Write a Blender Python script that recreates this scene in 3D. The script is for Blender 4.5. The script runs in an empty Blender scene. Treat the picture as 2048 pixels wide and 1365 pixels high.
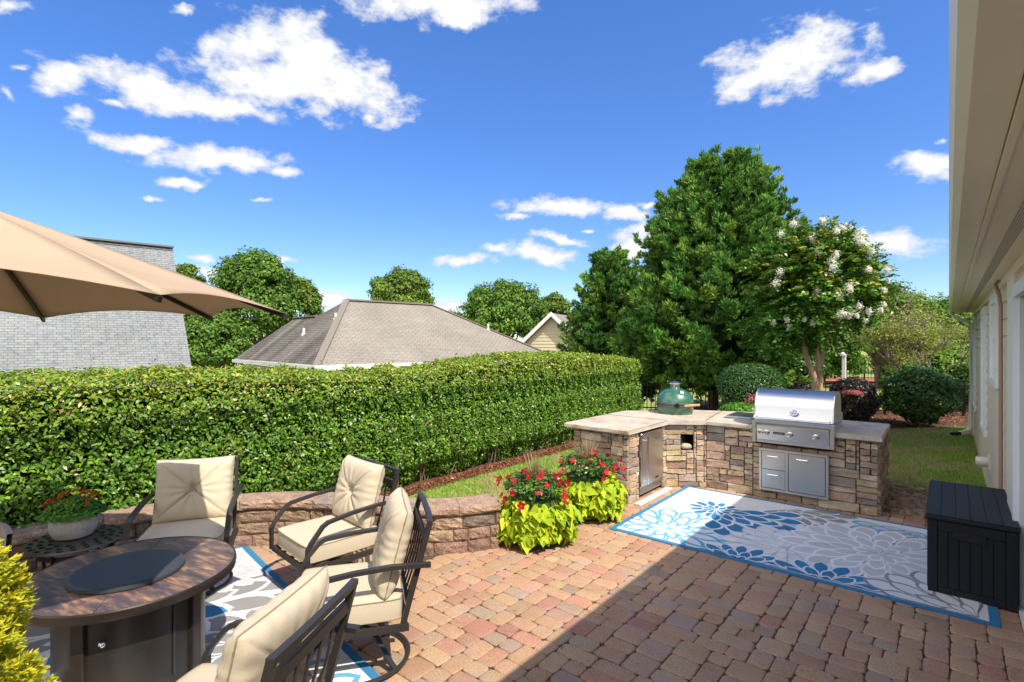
import bpy, math, random
import numpy as np
from mathutils import Vector, Matrix
R_ = math.radians
scene = bpy.context.scene
col = scene.collection

# ------------------------------------------------------------------ camera
FPX, EYE, YAW = 1060.0, 1.93, R_(39.5)
cam_d = bpy.data.cameras.new("camera"); cam = bpy.data.objects.new("camera", cam_d); col.objects.link(cam)
cam_d.sensor_width = 36; cam_d.lens = FPX / 2048 * 36; cam_d.clip_end = 3000; cam_d.clip_start = 0.05
cam.location = (0, 0, EYE); cam.rotation_euler = (R_(90), 0, YAW)
scene.camera = cam

# ------------------------------------------------------------------ sun and sky
SUN = Vector((0.745, -0.2, 1.0)).normalized()
sun_el = math.asin(SUN.z); sun_az = math.atan2(SUN.x, SUN.y)
sl = bpy.data.lights.new("sun", 'SUN'); sl.energy = 2.45; sl.angle = R_(0.53); sl.color = (1.0, 0.925, 0.80)
so = bpy.data.objects.new("sun", sl); col.objects.link(so)
so.rotation_euler = SUN.to_track_quat('Z', 'Y').to_euler(); so.location = (20, -10, 30)

scene.view_settings.view_transform = 'Standard'
scene.view_settings.look = 'None'
scene.view_settings.exposure = 1.36
scene.view_settings.gamma = 1.0
try:
    scene.cycles.max_bounces = 6; scene.cycles.diffuse_bounces = 3; scene.cycles.glossy_bounces = 3
    scene.cycles.transmission_bounces = 4; scene.cycles.transparent_max_bounces = 6
    scene.cycles.use_denoising = True
except Exception: pass

def px_dir(px, py):
    u = (px - 1024) / FPX; v = (682.5 - py) / FPX
    R = Vector((math.cos(YAW), math.sin(YAW), 0)); F = Vector((-math.sin(YAW), math.cos(YAW), 0))
    return (R * u + F + Vector((0, 0, v)))

def build_world():
    w = bpy.data.worlds.new("World"); scene.world = w; w.use_nodes = True
    nt = w.node_tree; nt.nodes.clear(); L = nt.links.new
    N = lambda t: nt.nodes.new(t)
    out = N('ShaderNodeOutputWorld'); bg = N('ShaderNodeBackground'); bg.inputs[1].default_value = 0.15
    sky = N('ShaderNodeTexSky'); sky.sky_type = 'NISHITA'; sky.sun_disc = False
    sky.sun_elevation = sun_el; sky.sun_rotation = sun_az
    sky.altitude = 200; sky.air_density = 1.0; sky.dust_density = .35; sky.ozone_density = 2.0
    hsv = N('ShaderNodeHueSaturation'); hsv.inputs['Saturation'].default_value = 1.3; hsv.inputs['Hue'].default_value = 0.513
    hsv.inputs['Value'].default_value = .62
    L(sky.outputs[0], hsv.inputs['Color'])
    tc = N('ShaderNodeTexCoord'); sep = N('ShaderNodeSeparateXYZ'); L(tc.outputs['Generated'], sep.inputs[0])
    az = N('ShaderNodeMath'); az.operation = 'ARCTAN2'; L(sep.outputs[0], az.inputs[0]); L(sep.outputs[1], az.inputs[1])
    el = N('ShaderNodeMath'); el.operation = 'ARCSINE'; L(sep.outputs[2], el.inputs[0])
    cb = N('ShaderNodeCombineXYZ'); L(az.outputs[0], cb.inputs[0]); L(el.outputs[0], cb.inputs[1])
    # warp the direction a little so that the outlines billow
    nz = N('ShaderNodeTexNoise'); nz.inputs['Scale'].default_value = 11; nz.inputs['Detail'].default_value = 8; nz.inputs['Roughness'].default_value = 0.6
    L(tc.outputs['Generated'], nz.inputs['Vector'])
    sub = N('ShaderNodeVectorMath'); sub.operation = 'SUBTRACT'; L(nz.outputs['Color'], sub.inputs[0]); sub.inputs[1].default_value = (.5, .5, .5)
    scl = N('ShaderNodeVectorMath'); scl.operation = 'SCALE'; L(sub.outputs[0], scl.inputs[0]); scl.inputs['Scale'].default_value = 0.055
    add = N('ShaderNodeVectorMath'); add.operation = 'ADD'; L(cb.outputs[0], add.inputs[0]); L(scl.outputs[0], add.inputs[1])
    # cloud banks: photo direction, half width, half height (px), tilt (deg), strength
    C = [(505, 95, 115, 48, -8, 1.0), (620, 130, 130, 70, 30, 1.0), (700, 170, 110, 60, 20, 1.0), (560, 160, 150, 55, 0, 1.0), (360, 190, 200, 38, 12, 1.0),
         (480, 215, 85, 26, 15, .9), (640, 95, 100, 40, 30, .9), (735, 235, 30, 26, 30, .7),
         (118, 155, 62, 34, -20, 1.0), (150, 240, 40, 24, -10, .75), (230, 205, 40, 14, 0, .6), (265, 280, 88, 18, 5, 1.0), (430, 315, 125, 26, 4, 1.0),
         (565, 342, 46, 14, 5, .95), (365, 363, 70, 13, -2, .85), (300, 402, 32, 8, 3, .7), (510, 398, 34, 7, 3, .6), (370, 28, 36, 16, 0, .6), (35, 125, 34, 12, -10, .65), (8, 190, 24, 40, 0, .7),
         (890, 10, 175, 36, 0, 1.0), (920, 35, 80, 26, 0, 1.0), (20, 5, 60, 16, 0, .8),
         (1560, 130, 125, 62, -12, 1.05), (1620, 110, 90, 50, 10, 1.05), (1500, 165, 66, 34, -30, 1.0), (1745, 155, 52, 24, -6, .95), (1745, 82, 42, 26, 25, .8), (1640, 50, 36, 14, 20, .45),
         (1865, 333, 72, 26, 3, 1.05), (1885, 282, 20, 10, 0, .6),
         (1120, 415, 118, 18, 3, 1.0), (1250, 432, 60, 18, 4, 1.0), (1035, 432, 56, 10, 4, .7), (925, 517, 62, 14, 0, 1.0), (1065, 505, 76, 22, 5, 1.0), (990, 498, 40, 12, 0, .8),
         (1135, 484, 78, 9, 10, .85), (1270, 490, 60, 32, -20, .95), (1180, 465, 22, 6, 0, .6), (1290, 408, 30, 12, 0, .7),
         (1790, 488, 90, 24, 8, .95), (1700, 470, 50, 20, 0, .8), (430, 545, 48, 16, 0, .9), (410, 515, 50, 12, 10, .7), (560, 520, 50, 9, 5, .75), (660, 595, 60, 28, 0, .9),
         (900, 615, 70, 18, 0, .85), (1400, 610, 200, 30, 0, .5)]
    cur = None
    for (px, py, rx, ry, rot, s) in C:
        d = px_dir(px, py); r2 = (d.x ** 2 + d.y ** 2) ** .5
        a0 = math.atan2(d.x, d.y); e0 = math.atan2(d.z, r2)
        d1 = px_dir(px + 5, py); d2 = px_dir(px, py - 5)
        a1 = math.atan2(d1.x, d1.y); e1 = math.atan2(d1.z, (d1.x ** 2 + d1.y ** 2) ** .5)
        e2 = math.atan2(d2.z, (d2.x ** 2 + d2.y ** 2) ** .5)
        kx = math.hypot(a1 - a0, e1 - e0) / 5; ky = abs(e2 - e0) / 5
        sh = math.atan2(e1 - e0, a1 - a0)
        m = N('ShaderNodeMapping'); m.vector_type = 'TEXTURE'; L(add.outputs[0], m.inputs[0])
        m.inputs['Location'].default_value = (a0, e0, 0)
        m.inputs['Rotation'].default_value = (0, 0, sh - R_(rot))
        m.inputs['Scale'].default_value = (rx * kx * 1.2, ry * ky * 1.2, 1)
        ln = N('ShaderNodeVectorMath'); ln.operation = 'LENGTH'; L(m.outputs[0], ln.inputs[0])
        f = N('ShaderNodeMath'); f.operation = 'SUBTRACT'; f.inputs[0].default_value = s; L(ln.outputs['Value'], f.inputs[1])
        if cur is None: cur = f
        else:
            mx = N('ShaderNodeMath'); mx.operation = 'SMOOTH_MAX'; mx.inputs[2].default_value = 0.25; L(cur.outputs[0], mx.inputs[0]); L(f.outputs[0], mx.inputs[1]); cur = mx
    for (a0, e0, ra, re) in ((2.6, .5, .9, .34), (-2.7, .7, .8, .32), (1.7, .45, .7, .32), (-2.3, .3, .4, .2), (2.3, .15, .8, .12), (3.1, .2, .7, .12), (2.0, .95, .9, .22), (-2.0, 1.0, .6, .2)):  # out-of-view cloud banks, added to fill the shade with neutral light
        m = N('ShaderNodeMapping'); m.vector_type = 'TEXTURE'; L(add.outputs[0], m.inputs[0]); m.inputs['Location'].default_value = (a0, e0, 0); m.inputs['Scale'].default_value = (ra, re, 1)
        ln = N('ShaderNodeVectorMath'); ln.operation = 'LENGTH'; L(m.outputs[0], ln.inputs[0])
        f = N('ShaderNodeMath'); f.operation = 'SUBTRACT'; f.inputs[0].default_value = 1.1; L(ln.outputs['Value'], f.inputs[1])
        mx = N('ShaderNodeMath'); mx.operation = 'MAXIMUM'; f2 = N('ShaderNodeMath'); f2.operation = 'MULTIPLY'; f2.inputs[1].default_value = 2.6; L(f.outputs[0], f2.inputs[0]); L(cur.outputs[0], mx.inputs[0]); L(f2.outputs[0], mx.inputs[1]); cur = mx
    hz = N('ShaderNodeMapRange'); hz.interpolation_type = 'SMOOTHSTEP'; L(el.outputs[0], hz.inputs['Value']); hz.inputs['From Min'].default_value = 0.0; hz.inputs['From Max'].default_value = .62
    ht = N('ShaderNodeMixRGB'); L(hz.outputs[0], ht.inputs[0]); ht.inputs[1].default_value = (.60, .68, .80, 1); ht.inputs[2].default_value = (1, 1, 1, 1)
    hm = N('ShaderNodeMixRGB'); hm.blend_type = 'MULTIPLY'; hm.inputs[0].default_value = 1; L(hsv.outputs[0], hm.inputs[1]); L(ht.outputs[0], hm.inputs[2]); hsv = hm
    n2 = N('ShaderNodeTexNoise'); n2.inputs['Scale'].default_value = 24; n2.inputs['Detail'].default_value = 9; n2.inputs['Roughness'].default_value = 0.6
    sq = N('ShaderNodeMapping'); sq.inputs['Scale'].default_value = (1, 1, 1.7); L(tc.outputs['Generated'], sq.inputs[0]); L(sq.outputs[0], n2.inputs['Vector'])
    n2s = N('ShaderNodeMath'); n2s.operation = 'MULTIPLY_ADD'; L(n2.outputs['Fac'], n2s.inputs[0]); n2s.inputs[1].default_value = 2.1; n2s.inputs[2].default_value = -1.02
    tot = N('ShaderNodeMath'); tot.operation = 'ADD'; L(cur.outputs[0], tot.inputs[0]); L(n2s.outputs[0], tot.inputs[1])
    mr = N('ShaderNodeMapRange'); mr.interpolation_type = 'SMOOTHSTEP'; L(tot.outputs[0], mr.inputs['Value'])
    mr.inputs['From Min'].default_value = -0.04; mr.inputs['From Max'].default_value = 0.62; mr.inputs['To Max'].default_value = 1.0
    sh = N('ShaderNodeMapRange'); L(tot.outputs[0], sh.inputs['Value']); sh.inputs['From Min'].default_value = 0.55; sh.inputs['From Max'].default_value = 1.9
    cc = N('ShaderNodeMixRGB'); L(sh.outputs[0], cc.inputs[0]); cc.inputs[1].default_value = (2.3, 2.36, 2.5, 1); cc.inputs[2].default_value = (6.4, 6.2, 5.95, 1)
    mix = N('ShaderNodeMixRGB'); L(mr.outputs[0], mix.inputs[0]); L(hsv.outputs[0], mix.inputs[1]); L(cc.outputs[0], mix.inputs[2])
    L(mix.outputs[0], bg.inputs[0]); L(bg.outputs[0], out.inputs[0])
build_world()

# ------------------------------------------------------------------ helpers
def P(px, py, z=0.0):
    d = px_dir(px, py); t = (z - EYE) / d.z
    return Vector((d.x * t, d.y * t, z))
def D(px, py, dist):
    d = px_dir(px, py); return Vector((d.x * dist, d.y * dist, EYE + d.z * dist))
rng = np.random.default_rng(7); random.seed(7)

def tag(o, label=None, cat=None, group=None, kind=None):
    if label: o['label'] = label
    if cat: o['category'] = cat
    if group: o['group'] = group
    if kind: o['kind'] = kind
    return o
def thing(name, label, cat, loc=(0, 0, 0), rz=0, group=None):
    o = bpy.data.objects.new(name, None); col.objects.link(o); o.location = loc; o.rotation_euler = (0, 0, rz)
    o.empty_display_size = 0.1
    return tag(o, label, cat, group)

class MB:
    def __init__(s): s.v = []; s.f = []; s.m = []; s.c = []; s.n = 0
    def add(s, verts, faces, mi=0, c=(1, 1, 1)):
        c = tuple(float(q) for q in c)[:3]; b = s.n; s.v.extend([tuple(p) for p in verts]); s.n += len(verts)
        for f in faces: s.f.append([b + i for i in f]); s.m.append(mi); s.c.append(c)
        return b
    def box(s, lo, hi, mi=0, c=(1, 1, 1), M=None, bev=0.0):
        x0, y0, z0 = lo; x1, y1, z1 = hi
        if bev > 0:
            b = min(bev, (x1 - x0) / 2.01, (y1 - y0) / 2.01, (z1 - z0) / 2.01)
            vs = []
            for sx in (0, 1):
                for sy in (0, 1):
                    for sz in (0, 1):
                        X = (x0, x1)[sx]; Y = (y0, y1)[sy]; Z = (z0, z1)[sz]
                        ix = (x0 + b, x1 - b)[sx]; iy = (y0 + b, y1 - b)[sy]; iz = (z0 + b, z1 - b)[sz]
                        vs += [(X, iy, iz), (ix, Y, iz), (ix, iy, Z)]
            I = lambda a, b_, c_, k: (a * 4 + b_ * 2 + c_) * 3 + k
            fs = []
            fs += [[I(0,0,0,0), I(0,0,1,0), I(0,1,1,0), I(0,1,0,0)], [I(1,0,0,0), I(1,1,0,0), I(1,1,1,0), I(1,0,1,0)]]
            fs += [[I(0,0,0,1), I(1,0,0,1), I(1,0,1,1), I(0,0,1,1)], [I(0,1,0,1), I(0,1,1,1), I(1,1,1,1), I(1,1,0,1)]]
            fs += [[I(0,0,0,2), I(0,1,0,2), I(1,1,0,2), I(1,0,0,2)], [I(0,0,1,2), I(1,0,1,2), I(1,1,1,2), I(0,1,1,2)]]
            for a in (0, 1):
                for b_ in (0, 1):
                    fs.append([I(a, b_, 0, 0), I(a, b_, 1, 0), I(a, b_, 1, 1), I(a, b_, 0, 1)] if a == b_ else [I(a, b_, 0, 0), I(a, b_, 0, 1), I(a, b_, 1, 1), I(a, b_, 1, 0)])
                    fs.append([I(a, 0, b_, 0), I(a, 1, b_, 0), I(a, 1, b_, 2), I(a, 0, b_, 2)])
                    fs.append([I(0, a, b_, 1), I(1, a, b_, 1), I(1, a, b_, 2), I(0, a, b_, 2)])
            for a in (0, 1):
                for b_ in (0, 1):
                    for c_ in (0, 1): fs.append([I(a, b_, c_, 0), I(a, b_, c_, 1), I(a, b_, c_, 2)])
        else:
            vs = [(x0, y0, z0), (x1, y0, z0), (x1, y1, z0), (x0, y1, z0), (x0, y0, z1), (x1, y0, z1), (x1, y1, z1), (x0, y1, z1)]
            fs = [[0, 3, 2, 1], [4, 5, 6, 7], [0, 1, 5, 4], [1, 2, 6, 5], [2, 3, 7, 6], [3, 0, 4, 7]]
        if M is not None: vs = [M @ Vector(p) for p in vs]
        return s.add(vs, fs, mi, c)
    def prism(s, pts, z0, z1, mi=0, c=(1, 1, 1), M=None):
        n = len(pts)
        vs = [(p[0], p[1], z0) for p in pts] + [(p[0], p[1], z1) for p in pts]
        if M is not None: vs = [M @ Vector(p) for p in vs]
        fs = [list(range(n))[::-1], list(range(n, 2 * n))] + [[i, (i + 1) % n, n + (i + 1) % n, n + i] for i in range(n)]
        s.add(vs, fs, mi, c)
    def sweep(s, pts, w, h=None, n=4, up=(0, 0, 1), mi=0, c=(1, 1, 1), closed=False, taper=None):
        pts = [Vector(p) for p in pts]; h = w if h is None else h; up = Vector(up); k = len(pts); rings = []
        for i, p in enumerate(pts):
            a = pts[(i - 1) % k] if (closed or i > 0) else p; b = pts[(i + 1) % k] if (closed or i < k - 1) else p
            t = (b - a).normalized(); sd = t.cross(up)
            if sd.length < 1e-4: sd = t.cross(Vector((0, 1, 0)))
            sd.normalize(); u2 = sd.cross(t).normalized()
            q = 1 if taper is None else taper[i]
            # mitre
            mit = 1.0
            if 0 < i < k - 1 or closed:
                c1 = (p - a).normalized().dot((b - p).normalized()); mit = 1 / max(.6, math.sqrt(max(0.0, (1 + c1) / 2)))
            if n == 4: ring = [p + sd * (w / 2 * q * x) + u2 * (h / 2 * q * y * mit) for x, y in ((1, 1), (-1, 1), (-1, -1), (1, -1))]
            else: ring = [p + sd * (w / 2 * q * math.cos(2 * math.pi * j / n)) + u2 * (h / 2 * q * math.sin(2 * math.pi * j / n)) for j in range(n)]
            rings += ring
        fs = []
        for i in range(k if closed else k - 1):
            a = i * n; b = ((i + 1) % k) * n
            for j in range(n): fs.append([a + j, a + (j + 1) % n, b + (j + 1) % n, b + j])
        if not closed: fs += [list(range(n))[::-1], list(range((k - 1) * n, k * n))]
        s.add(rings, fs, mi, c)
    def lathe(s, prof, n=32, ctr=(0, 0, 0), mi=0, c=(1, 1, 1), fn=None, M=None):
        vs = []; 
        for (r, z) in prof:
            for j in range(n):
                a = 2 * math.pi * j / n; rr = r * (fn(a, z) if fn else 1)
                vs.append(Vector((ctr[0] + rr * math.cos(a), ctr[1] + rr * math.sin(a), ctr[2] + z)))
        if M is not None: vs = [M @ p for p in vs]
        fs = []
        for i in range(len(prof) - 1):
            for j in range(n): fs.append([i * n + j, i * n + (j + 1) % n, (i + 1) * n + (j + 1) % n, (i + 1) * n + j])
        fs += [list(range(n))[::-1], list(range((len(prof) - 1) * n, len(prof) * n))]
        s.add(vs, fs, mi, c)
    def grid(s, fn, nu, nv, mi=0, c=(1, 1, 1), flip=False):
        vs = [fn(i / nu, j / nv) for j in range(nv + 1) for i in range(nu + 1)]
        fs = []
        for j in range(nv):
            for i in range(nu):
                a = j * (nu + 1) + i; q = [a, a + 1, a + nu + 2, a + nu + 1]; fs.append(q[::-1] if flip else q)
        s.add(vs, fs, mi, c)
    def build(s, name, mats, parent=None, smooth=False, angle=None):
        me = bpy.data.meshes.new(name); me.from_pydata(s.v, [], s.f)
        if not isinstance(mats, (list, tuple)): mats = [mats]
        for m in mats: me.materials.append(m)
        me.polygons.foreach_set('material_index', s.m)
        ca = me.color_attributes.new(name='Col', type='FLOAT_COLOR', domain='CORNER')
        lt = np.array([len(f) for f in s.f]); cc = np.ones((len(s.f), 4), dtype=np.float32); cc[:, :3] = np.array(s.c, dtype=np.float32).reshape(-1, 3)
        ca.data.foreach_set('color', np.repeat(cc, lt, axis=0).ravel())
        if smooth: me.polygons.foreach_set('use_smooth', [True] * len(s.f))
        me.update()
        if angle is not None:
            try: me.set_sharp_from_angle(angle=R_(angle))
            except Exception: pass
        o = bpy.data.objects.new(name, me); col.objects.link(o)
        if parent is not None: o.parent = parent
        return o

def quads(name, V, C, mat, parent=None, k=4):
    """V: (n,k,3) polygons of k corners each; C: (n,3) colours."""
    n = len(V); me = bpy.data.meshes.new(name)
    me.vertices.add(n * k); me.vertices.foreach_set('co', V.astype(np.float32).ravel())
    me.loops.add(n * k); me.loops.foreach_set('vertex_index', np.arange(n * k, dtype=np.int32))
    me.polygons.add(n); me.polygons.foreach_set('loop_start', np.arange(0, n * k, k, dtype=np.int32))
    me.update(calc_edges=True)
    ca = me.color_attributes.new(name='Col', type='FLOAT_COLOR', domain='CORNER')
    cc = np.ones((n, 4), dtype=np.float32); cc[:, :3] = C
    ca.data.foreach_set('color', np.repeat(cc, k, axis=0).ravel())
    me.materials.append(mat)
    o = bpy.data.objects.new(name, me); col.objects.link(o)
    if parent is not None: o.parent = parent
    return o
def unit(a): return a / np.maximum(1e-9, np.linalg.norm(a, axis=-1, keepdims=True))
def leaf_quads(pos, nrm, L, W, fold=0.25, tipdir=None, r=rng):
    """diamond leaves centred on pos, lying across nrm, folded along the midrib"""
    n = len(pos)
    t = r.normal(size=(n, 3)) if tipdir is None else tipdir + r.normal(size=(n, 3)) * .35
    nrm = unit(nrm); t = unit(t - (t * nrm).sum(1, keepdims=True) * nrm); b = np.cross(nrm, t)
    L = np.broadcast_to(L, (n,))[:, None]; W = np.broadcast_to(W, (n,))[:, None]
    p0 = pos - t * L / 2; p2 = pos + t * L / 2; up = nrm * W * fold
    return np.stack([p0, pos + b * W / 2 + up, p2, pos - b * W / 2 + up], 1)
def vary(base, n, amt=.15, r=rng, tints=None):
    c = np.tile(np.array(base, float), (n, 1))
    if tints is not None:
        ks = r.choice(len(tints), n, p=[t[0] for t in tints]); c = np.array([t[1] for t in tints])[ks]
    return np.clip(c * (1 + r.normal(size=(n, 1)) * amt) * (1 + r.normal(size=(n, 3)) * amt * .25), 0.003, 1)
def wob(p, s=1.0, seed=0):
    p = np.asarray(p) * s
    return (np.sin(p[..., 0] * 1.7 + 1.3 + seed) * np.sin(p[..., 1] * 2.1 + .7 + seed * 2) + np.sin(p[..., 2] * 2.3 + p[..., 0] * 1.1 + seed)
            + .6 * np.sin(p[..., 1] * 4.3 + p[..., 2] * 3.1 + seed * 3) * np.sin(p[..., 0] * 3.9 - 1)) / 2.2

# ------------------------------------------------------------------ materials
def mk(name, base=(.5, .5, .5), rough=.6, metal=0, attr=False, nscale=0, namt=.2, bump=0, bscale=50, trans=0, spec=.5, coat=0, stretch=None, brough=None, detail=5, nscale2=0, namt2=.15, c2=None, c2s=3, c2t=(.45, .6), aniso=0):
    m = bpy.data.materials.new(name); m.use_nodes = True; nt = m.node_tree; L = nt.links.new; N = nt.nodes.new
    b = nt.nodes['Principled BSDF']; out = nt.nodes['Material Output']
    b.inputs['Roughness'].default_value = rough; b.inputs['Metallic'].default_value = metal
    b.inputs['Specular IOR Level'].default_value = spec
    if coat: b.inputs['Coat Weight'].default_value = coat; b.inputs['Coat Roughness'].default_value = .08
    tc = N('ShaderNodeTexCoord'); src = tc.outputs['Object']
    if stretch:
        mp = N('ShaderNodeMapping'); mp.inputs['Scale'].default_value = stretch; L(src, mp.inputs[0]); src = mp.outputs[0]
    if attr:
        a = N('ShaderNodeAttribute'); a.attribute_name = 'Col'; c = a.outputs['Color']
    else:
        rgb = N('ShaderNodeRGB'); rgb.outputs[0].default_value = (*base, 1); c = rgb.outputs[0]
    if c2 is not None:
        n0 = N('ShaderNodeTexNoise'); n0.inputs['Scale'].default_value = c2s; n0.inputs['Detail'].default_value = 6; n0.inputs['Roughness'].default_value = .6; L(src, n0.inputs['Vector'])
        mr = N('ShaderNodeMapRange'); mr.inputs['From Min'].default_value = c2t[0]; mr.inputs['From Max'].default_value = c2t[1]; L(n0.outputs['Fac'], mr.inputs['Value'])
        mx = N('ShaderNodeMixRGB'); L(mr.outputs[0], mx.inputs[0]); L(c, mx.inputs[1]); mx.inputs[2].default_value = (*c2, 1); c = mx.outputs[0]
    for (sc, am) in ((nscale, namt), (nscale2, namt2)):
        if sc:
            n1 = N('ShaderNodeTexNoise'); n1.inputs['Scale'].default_value = sc; n1.inputs['Detail'].default_value = detail; n1.inputs['Roughness'].default_value = .65; L(src, n1.inputs['Vector'])
            mr = N('ShaderNodeMapRange'); mr.inputs['From Min'].default_value = .28; mr.inputs['From Max'].default_value = .72
            mr.inputs['To Min'].default_value = 1 - am; mr.inputs['To Max'].default_value = 1 + am; L(n1.outputs['Fac'], mr.inputs['Value'])
            vm = N('ShaderNodeVectorMath'); vm.operation = 'SCALE'; L(c, vm.inputs[0]); L(mr.outputs[0], vm.inputs['Scale']); c = vm.outputs[0]
    L(c, b.inputs['Base Color'])
    if brough:
        n3 = N('ShaderNodeTexNoise'); n3.inputs['Scale'].default_value = brough[0]; L(src, n3.inputs['Vector'])
        mr = N('ShaderNodeMapRange'); mr.inputs['To Min'].default_value = rough - brough[1]; mr.inputs['To Max'].default_value = rough + brough[1]; L(n3.outputs['Fac'], mr.inputs['Value']); L(mr.outputs[0], b.inputs['Roughness'])
    if bump:
        nb = N('ShaderNodeTexNoise'); nb.inputs['Scale'].default_value = bscale; nb.inputs['Detail'].default_value = 6; nb.inputs['Roughness'].default_value = .65; L(src, nb.inputs['Vector'])
        bp = N('ShaderNodeBump'); bp.inputs['Strength'].default_value = 1.0; bp.inputs['Distance'].default_value = bump; L(nb.outputs['Fac'], bp.inputs['Height']); L(bp.outputs[0], b.inputs['Normal'])
    if trans:
        tr = N('ShaderNodeBsdfTranslucent'); L(c, tr.inputs['Color']); ms = N('ShaderNodeMixShader'); ms.inputs[0].default_value = trans
        L(b.outputs[0], ms.inputs[1]); L(tr.outputs[0], ms.inputs[2]); L(ms.outputs[0], out.inputs['Surface'])
    return m
M = {}
M['leaf'] = mk('leaf_gloss', attr=True, rough=.38, trans=.22, spec=.45)
M['leafdull'] = mk('leaf_dull', attr=True, rough=.6, trans=.28, spec=.25)
M['conifer'] = mk('conifer_leaf', attr=True, rough=.6, trans=.18, spec=.25)
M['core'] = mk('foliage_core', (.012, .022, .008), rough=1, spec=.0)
M['petal'] = mk('petal', attr=True, rough=.6, trans=.4, spec=.2)
M['bark'] = mk('bark', (.20, .145, .10), rough=.85, nscale=6, namt=.3, bump=.01, bscale=12, stretch=(1, 1, .25))
M['barkpale'] = mk('bark_smooth', (.50, .33, .22), rough=.7, nscale=4, namt=.2, c2=(.33, .22, .15), c2s=5, stretch=(1, 1, .3), bump=.004, bscale=14)
M['grass'] = mk('lawn', (.28, .32, .09), rough=.9, nscale=1.3, namt=.22, nscale2=40, namt2=.35, c2=(.27, .235, .09), c2s=1.1, c2t=(.5, .68), bump=.02, bscale=60, spec=.1)
M['blade'] = mk('grass_blade', attr=True, rough=.6, trans=.3, spec=.2)
M['mulch'] = mk('mulch', (.155, .075, .048), rough=1, nscale=22, namt=.55, nscale2=70, namt2=.5, bump=.03, bscale=45, spec=.1)
M['chip'] = mk('mulch_chip', attr=True, rough=.9, spec=.1)
M['paver'] = mk('paver', attr=True, rough=.82, c2=(.31, .235, .19), c2s=5, c2t=(.50, .78), nscale=5, namt=.12, nscale2=110, namt2=.38, bump=.0035, bscale=130, spec=.25, detail=3)
M['joint'] = mk('joint_sand', (.10, .072, .052), rough=1, nscale=60, namt=.4, bump=.006, bscale=90, spec=.1)
M['stone'] = mk('ledge_stone', attr=True, rough=.85, c2=(.40, .25, .14), c2s=3.5, c2t=(.52, .8), nscale=5, namt=.3, nscale2=45, namt2=.28, bump=.02, bscale=30, spec=.2, stretch=(1, 1, 2.2))
M['mortar'] = mk('stone_joint', (.05, .038, .03), rough=1, spec=.1)
M['block'] = mk('split_block', attr=True, rough=.9, c2=(.26, .17, .13), c2s=5, c2t=(.5, .75), nscale=14, namt=.3, nscale2=80, namt2=.5, bump=.02, bscale=48, spec=.2)
M['flag'] = mk('flagstone', attr=True, rough=.75, nscale=3, namt=.15, nscale2=30, namt2=.14, bump=.004, bscale=22, spec=.3)
M['counter'] = mk('counter_stone', (.50, .43, .345), rough=.6, nscale=2.5, namt=.18, nscale2=22, namt2=.16, c2=(.42, .30, .20), c2s=4.5, c2t=(.52, .66), bump=.003, bscale=26, spec=.4)
M['steel'] = mk('stainless_steel', (.62, .61, .59), rough=.3, metal=1, nscale=30, namt=.06, stretch=(1, 1, 22), brough=(20, .06))
M['chrome'] = mk('polished_steel', (.75, .75, .74), rough=.14, metal=1)
M['dark'] = mk('dark_gap', (.01, .01, .011), rough=.6)
M['bronze'] = mk('bronze_frame', (.045, .04, .037), rough=.42, metal=.35, nscale=120, namt=.15, spec=.5)
M['cushion'] = mk('beige_cushion', (.56, .475, .35), rough=.95, nscale=260, namt=.09, nscale2=3, namt2=.05, bump=.0012, bscale=420, spec=.15)
M['piping'] = mk('cushion_piping', (.30, .245, .17), rough=.95, spec=.1)
M['umb'] = mk('taupe_canvas', (.54, .405, .285), rough=.9, nscale=1.6, namt=.07, nscale2=220, namt2=.08, c2=(.46, .29, .17), c2s=1.6, c2t=(.56, .78), trans=.25, spec=.1, bump=.0006, bscale=300)
M['rugc'] = mk('rug_weave', attr=True, rough=.95, nscale=380, namt=.16, nscale2=6, namt2=.05, bump=.0012, bscale=420, spec=.1)
M['siding'] = mk('tan_siding', (.70, .60, .43), rough=.65, nscale=1.5, namt=.05, bump=.001, bscale=60, stretch=(1, .2, 4))
M['trimtan'] = mk('tan_trim', (.78, .71, .56), rough=.5, nscale=1.5, namt=.04)
M['white'] = mk('white_trim', (.78, .79, .79), rough=.45)
M['gutter'] = mk('cream_gutter', (.80, .74, .60), rough=.35, nscale=2.5, namt=.05)
M['soffit'] = mk('soffit', (.76, .68, .52), rough=.6)
M['soffitp'] = mk('perforated_soffit', (.68, .60, .46), rough=.6)
M['glass'] = mk('window_glass', (.03, .04, .045), rough=.05, spec=.9, coat=.3)
M['boxp'] = mk('black_resin', (.016, .017, .022), rough=.55, nscale=40, namt=.25, bump=.0012, bscale=160, spec=.3)
M['tabledk'] = mk('bronze_metal', (.040, .031, .026), rough=.36, metal=.45, nscale=300, namt=.25, nscale2=2, namt2=.2, c2=(.075, .052, .038), c2s=2.2, c2t=(.5, .75))
M['lid'] = mk('glass_lid', (.045, .052, .064), rough=.5, spec=.3, nscale=200, namt=.1)
M['egg'] = mk('green_ceramic', (.032, .125, .08), rough=.22, nscale=70, namt=.25, bump=.0035, bscale=45, spec=.6, coat=.5)
M['wood'] = mk('bamboo', (.52, .30, .12), rough=.5, nscale=30, namt=.15, stretch=(.2, 1, 1))
M['pot'] = mk('whitewash_pot', (.52, .50, .46), rough=.75, nscale=30, namt=.15)
M['terra'] = mk('terracotta', (.33, .12, .07), rough=.7, nscale=10, namt=.2)
M['soil'] = mk('soil', (.03, .02, .014), rough=1)
M['alu'] = mk('aluminium', (.66, .67, .69), rough=.4, metal=.35, nscale=90, namt=.08)
M['blackmet'] = mk('black_metal', (.013, .013, .014), rough=.4, metal=.3)
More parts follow.
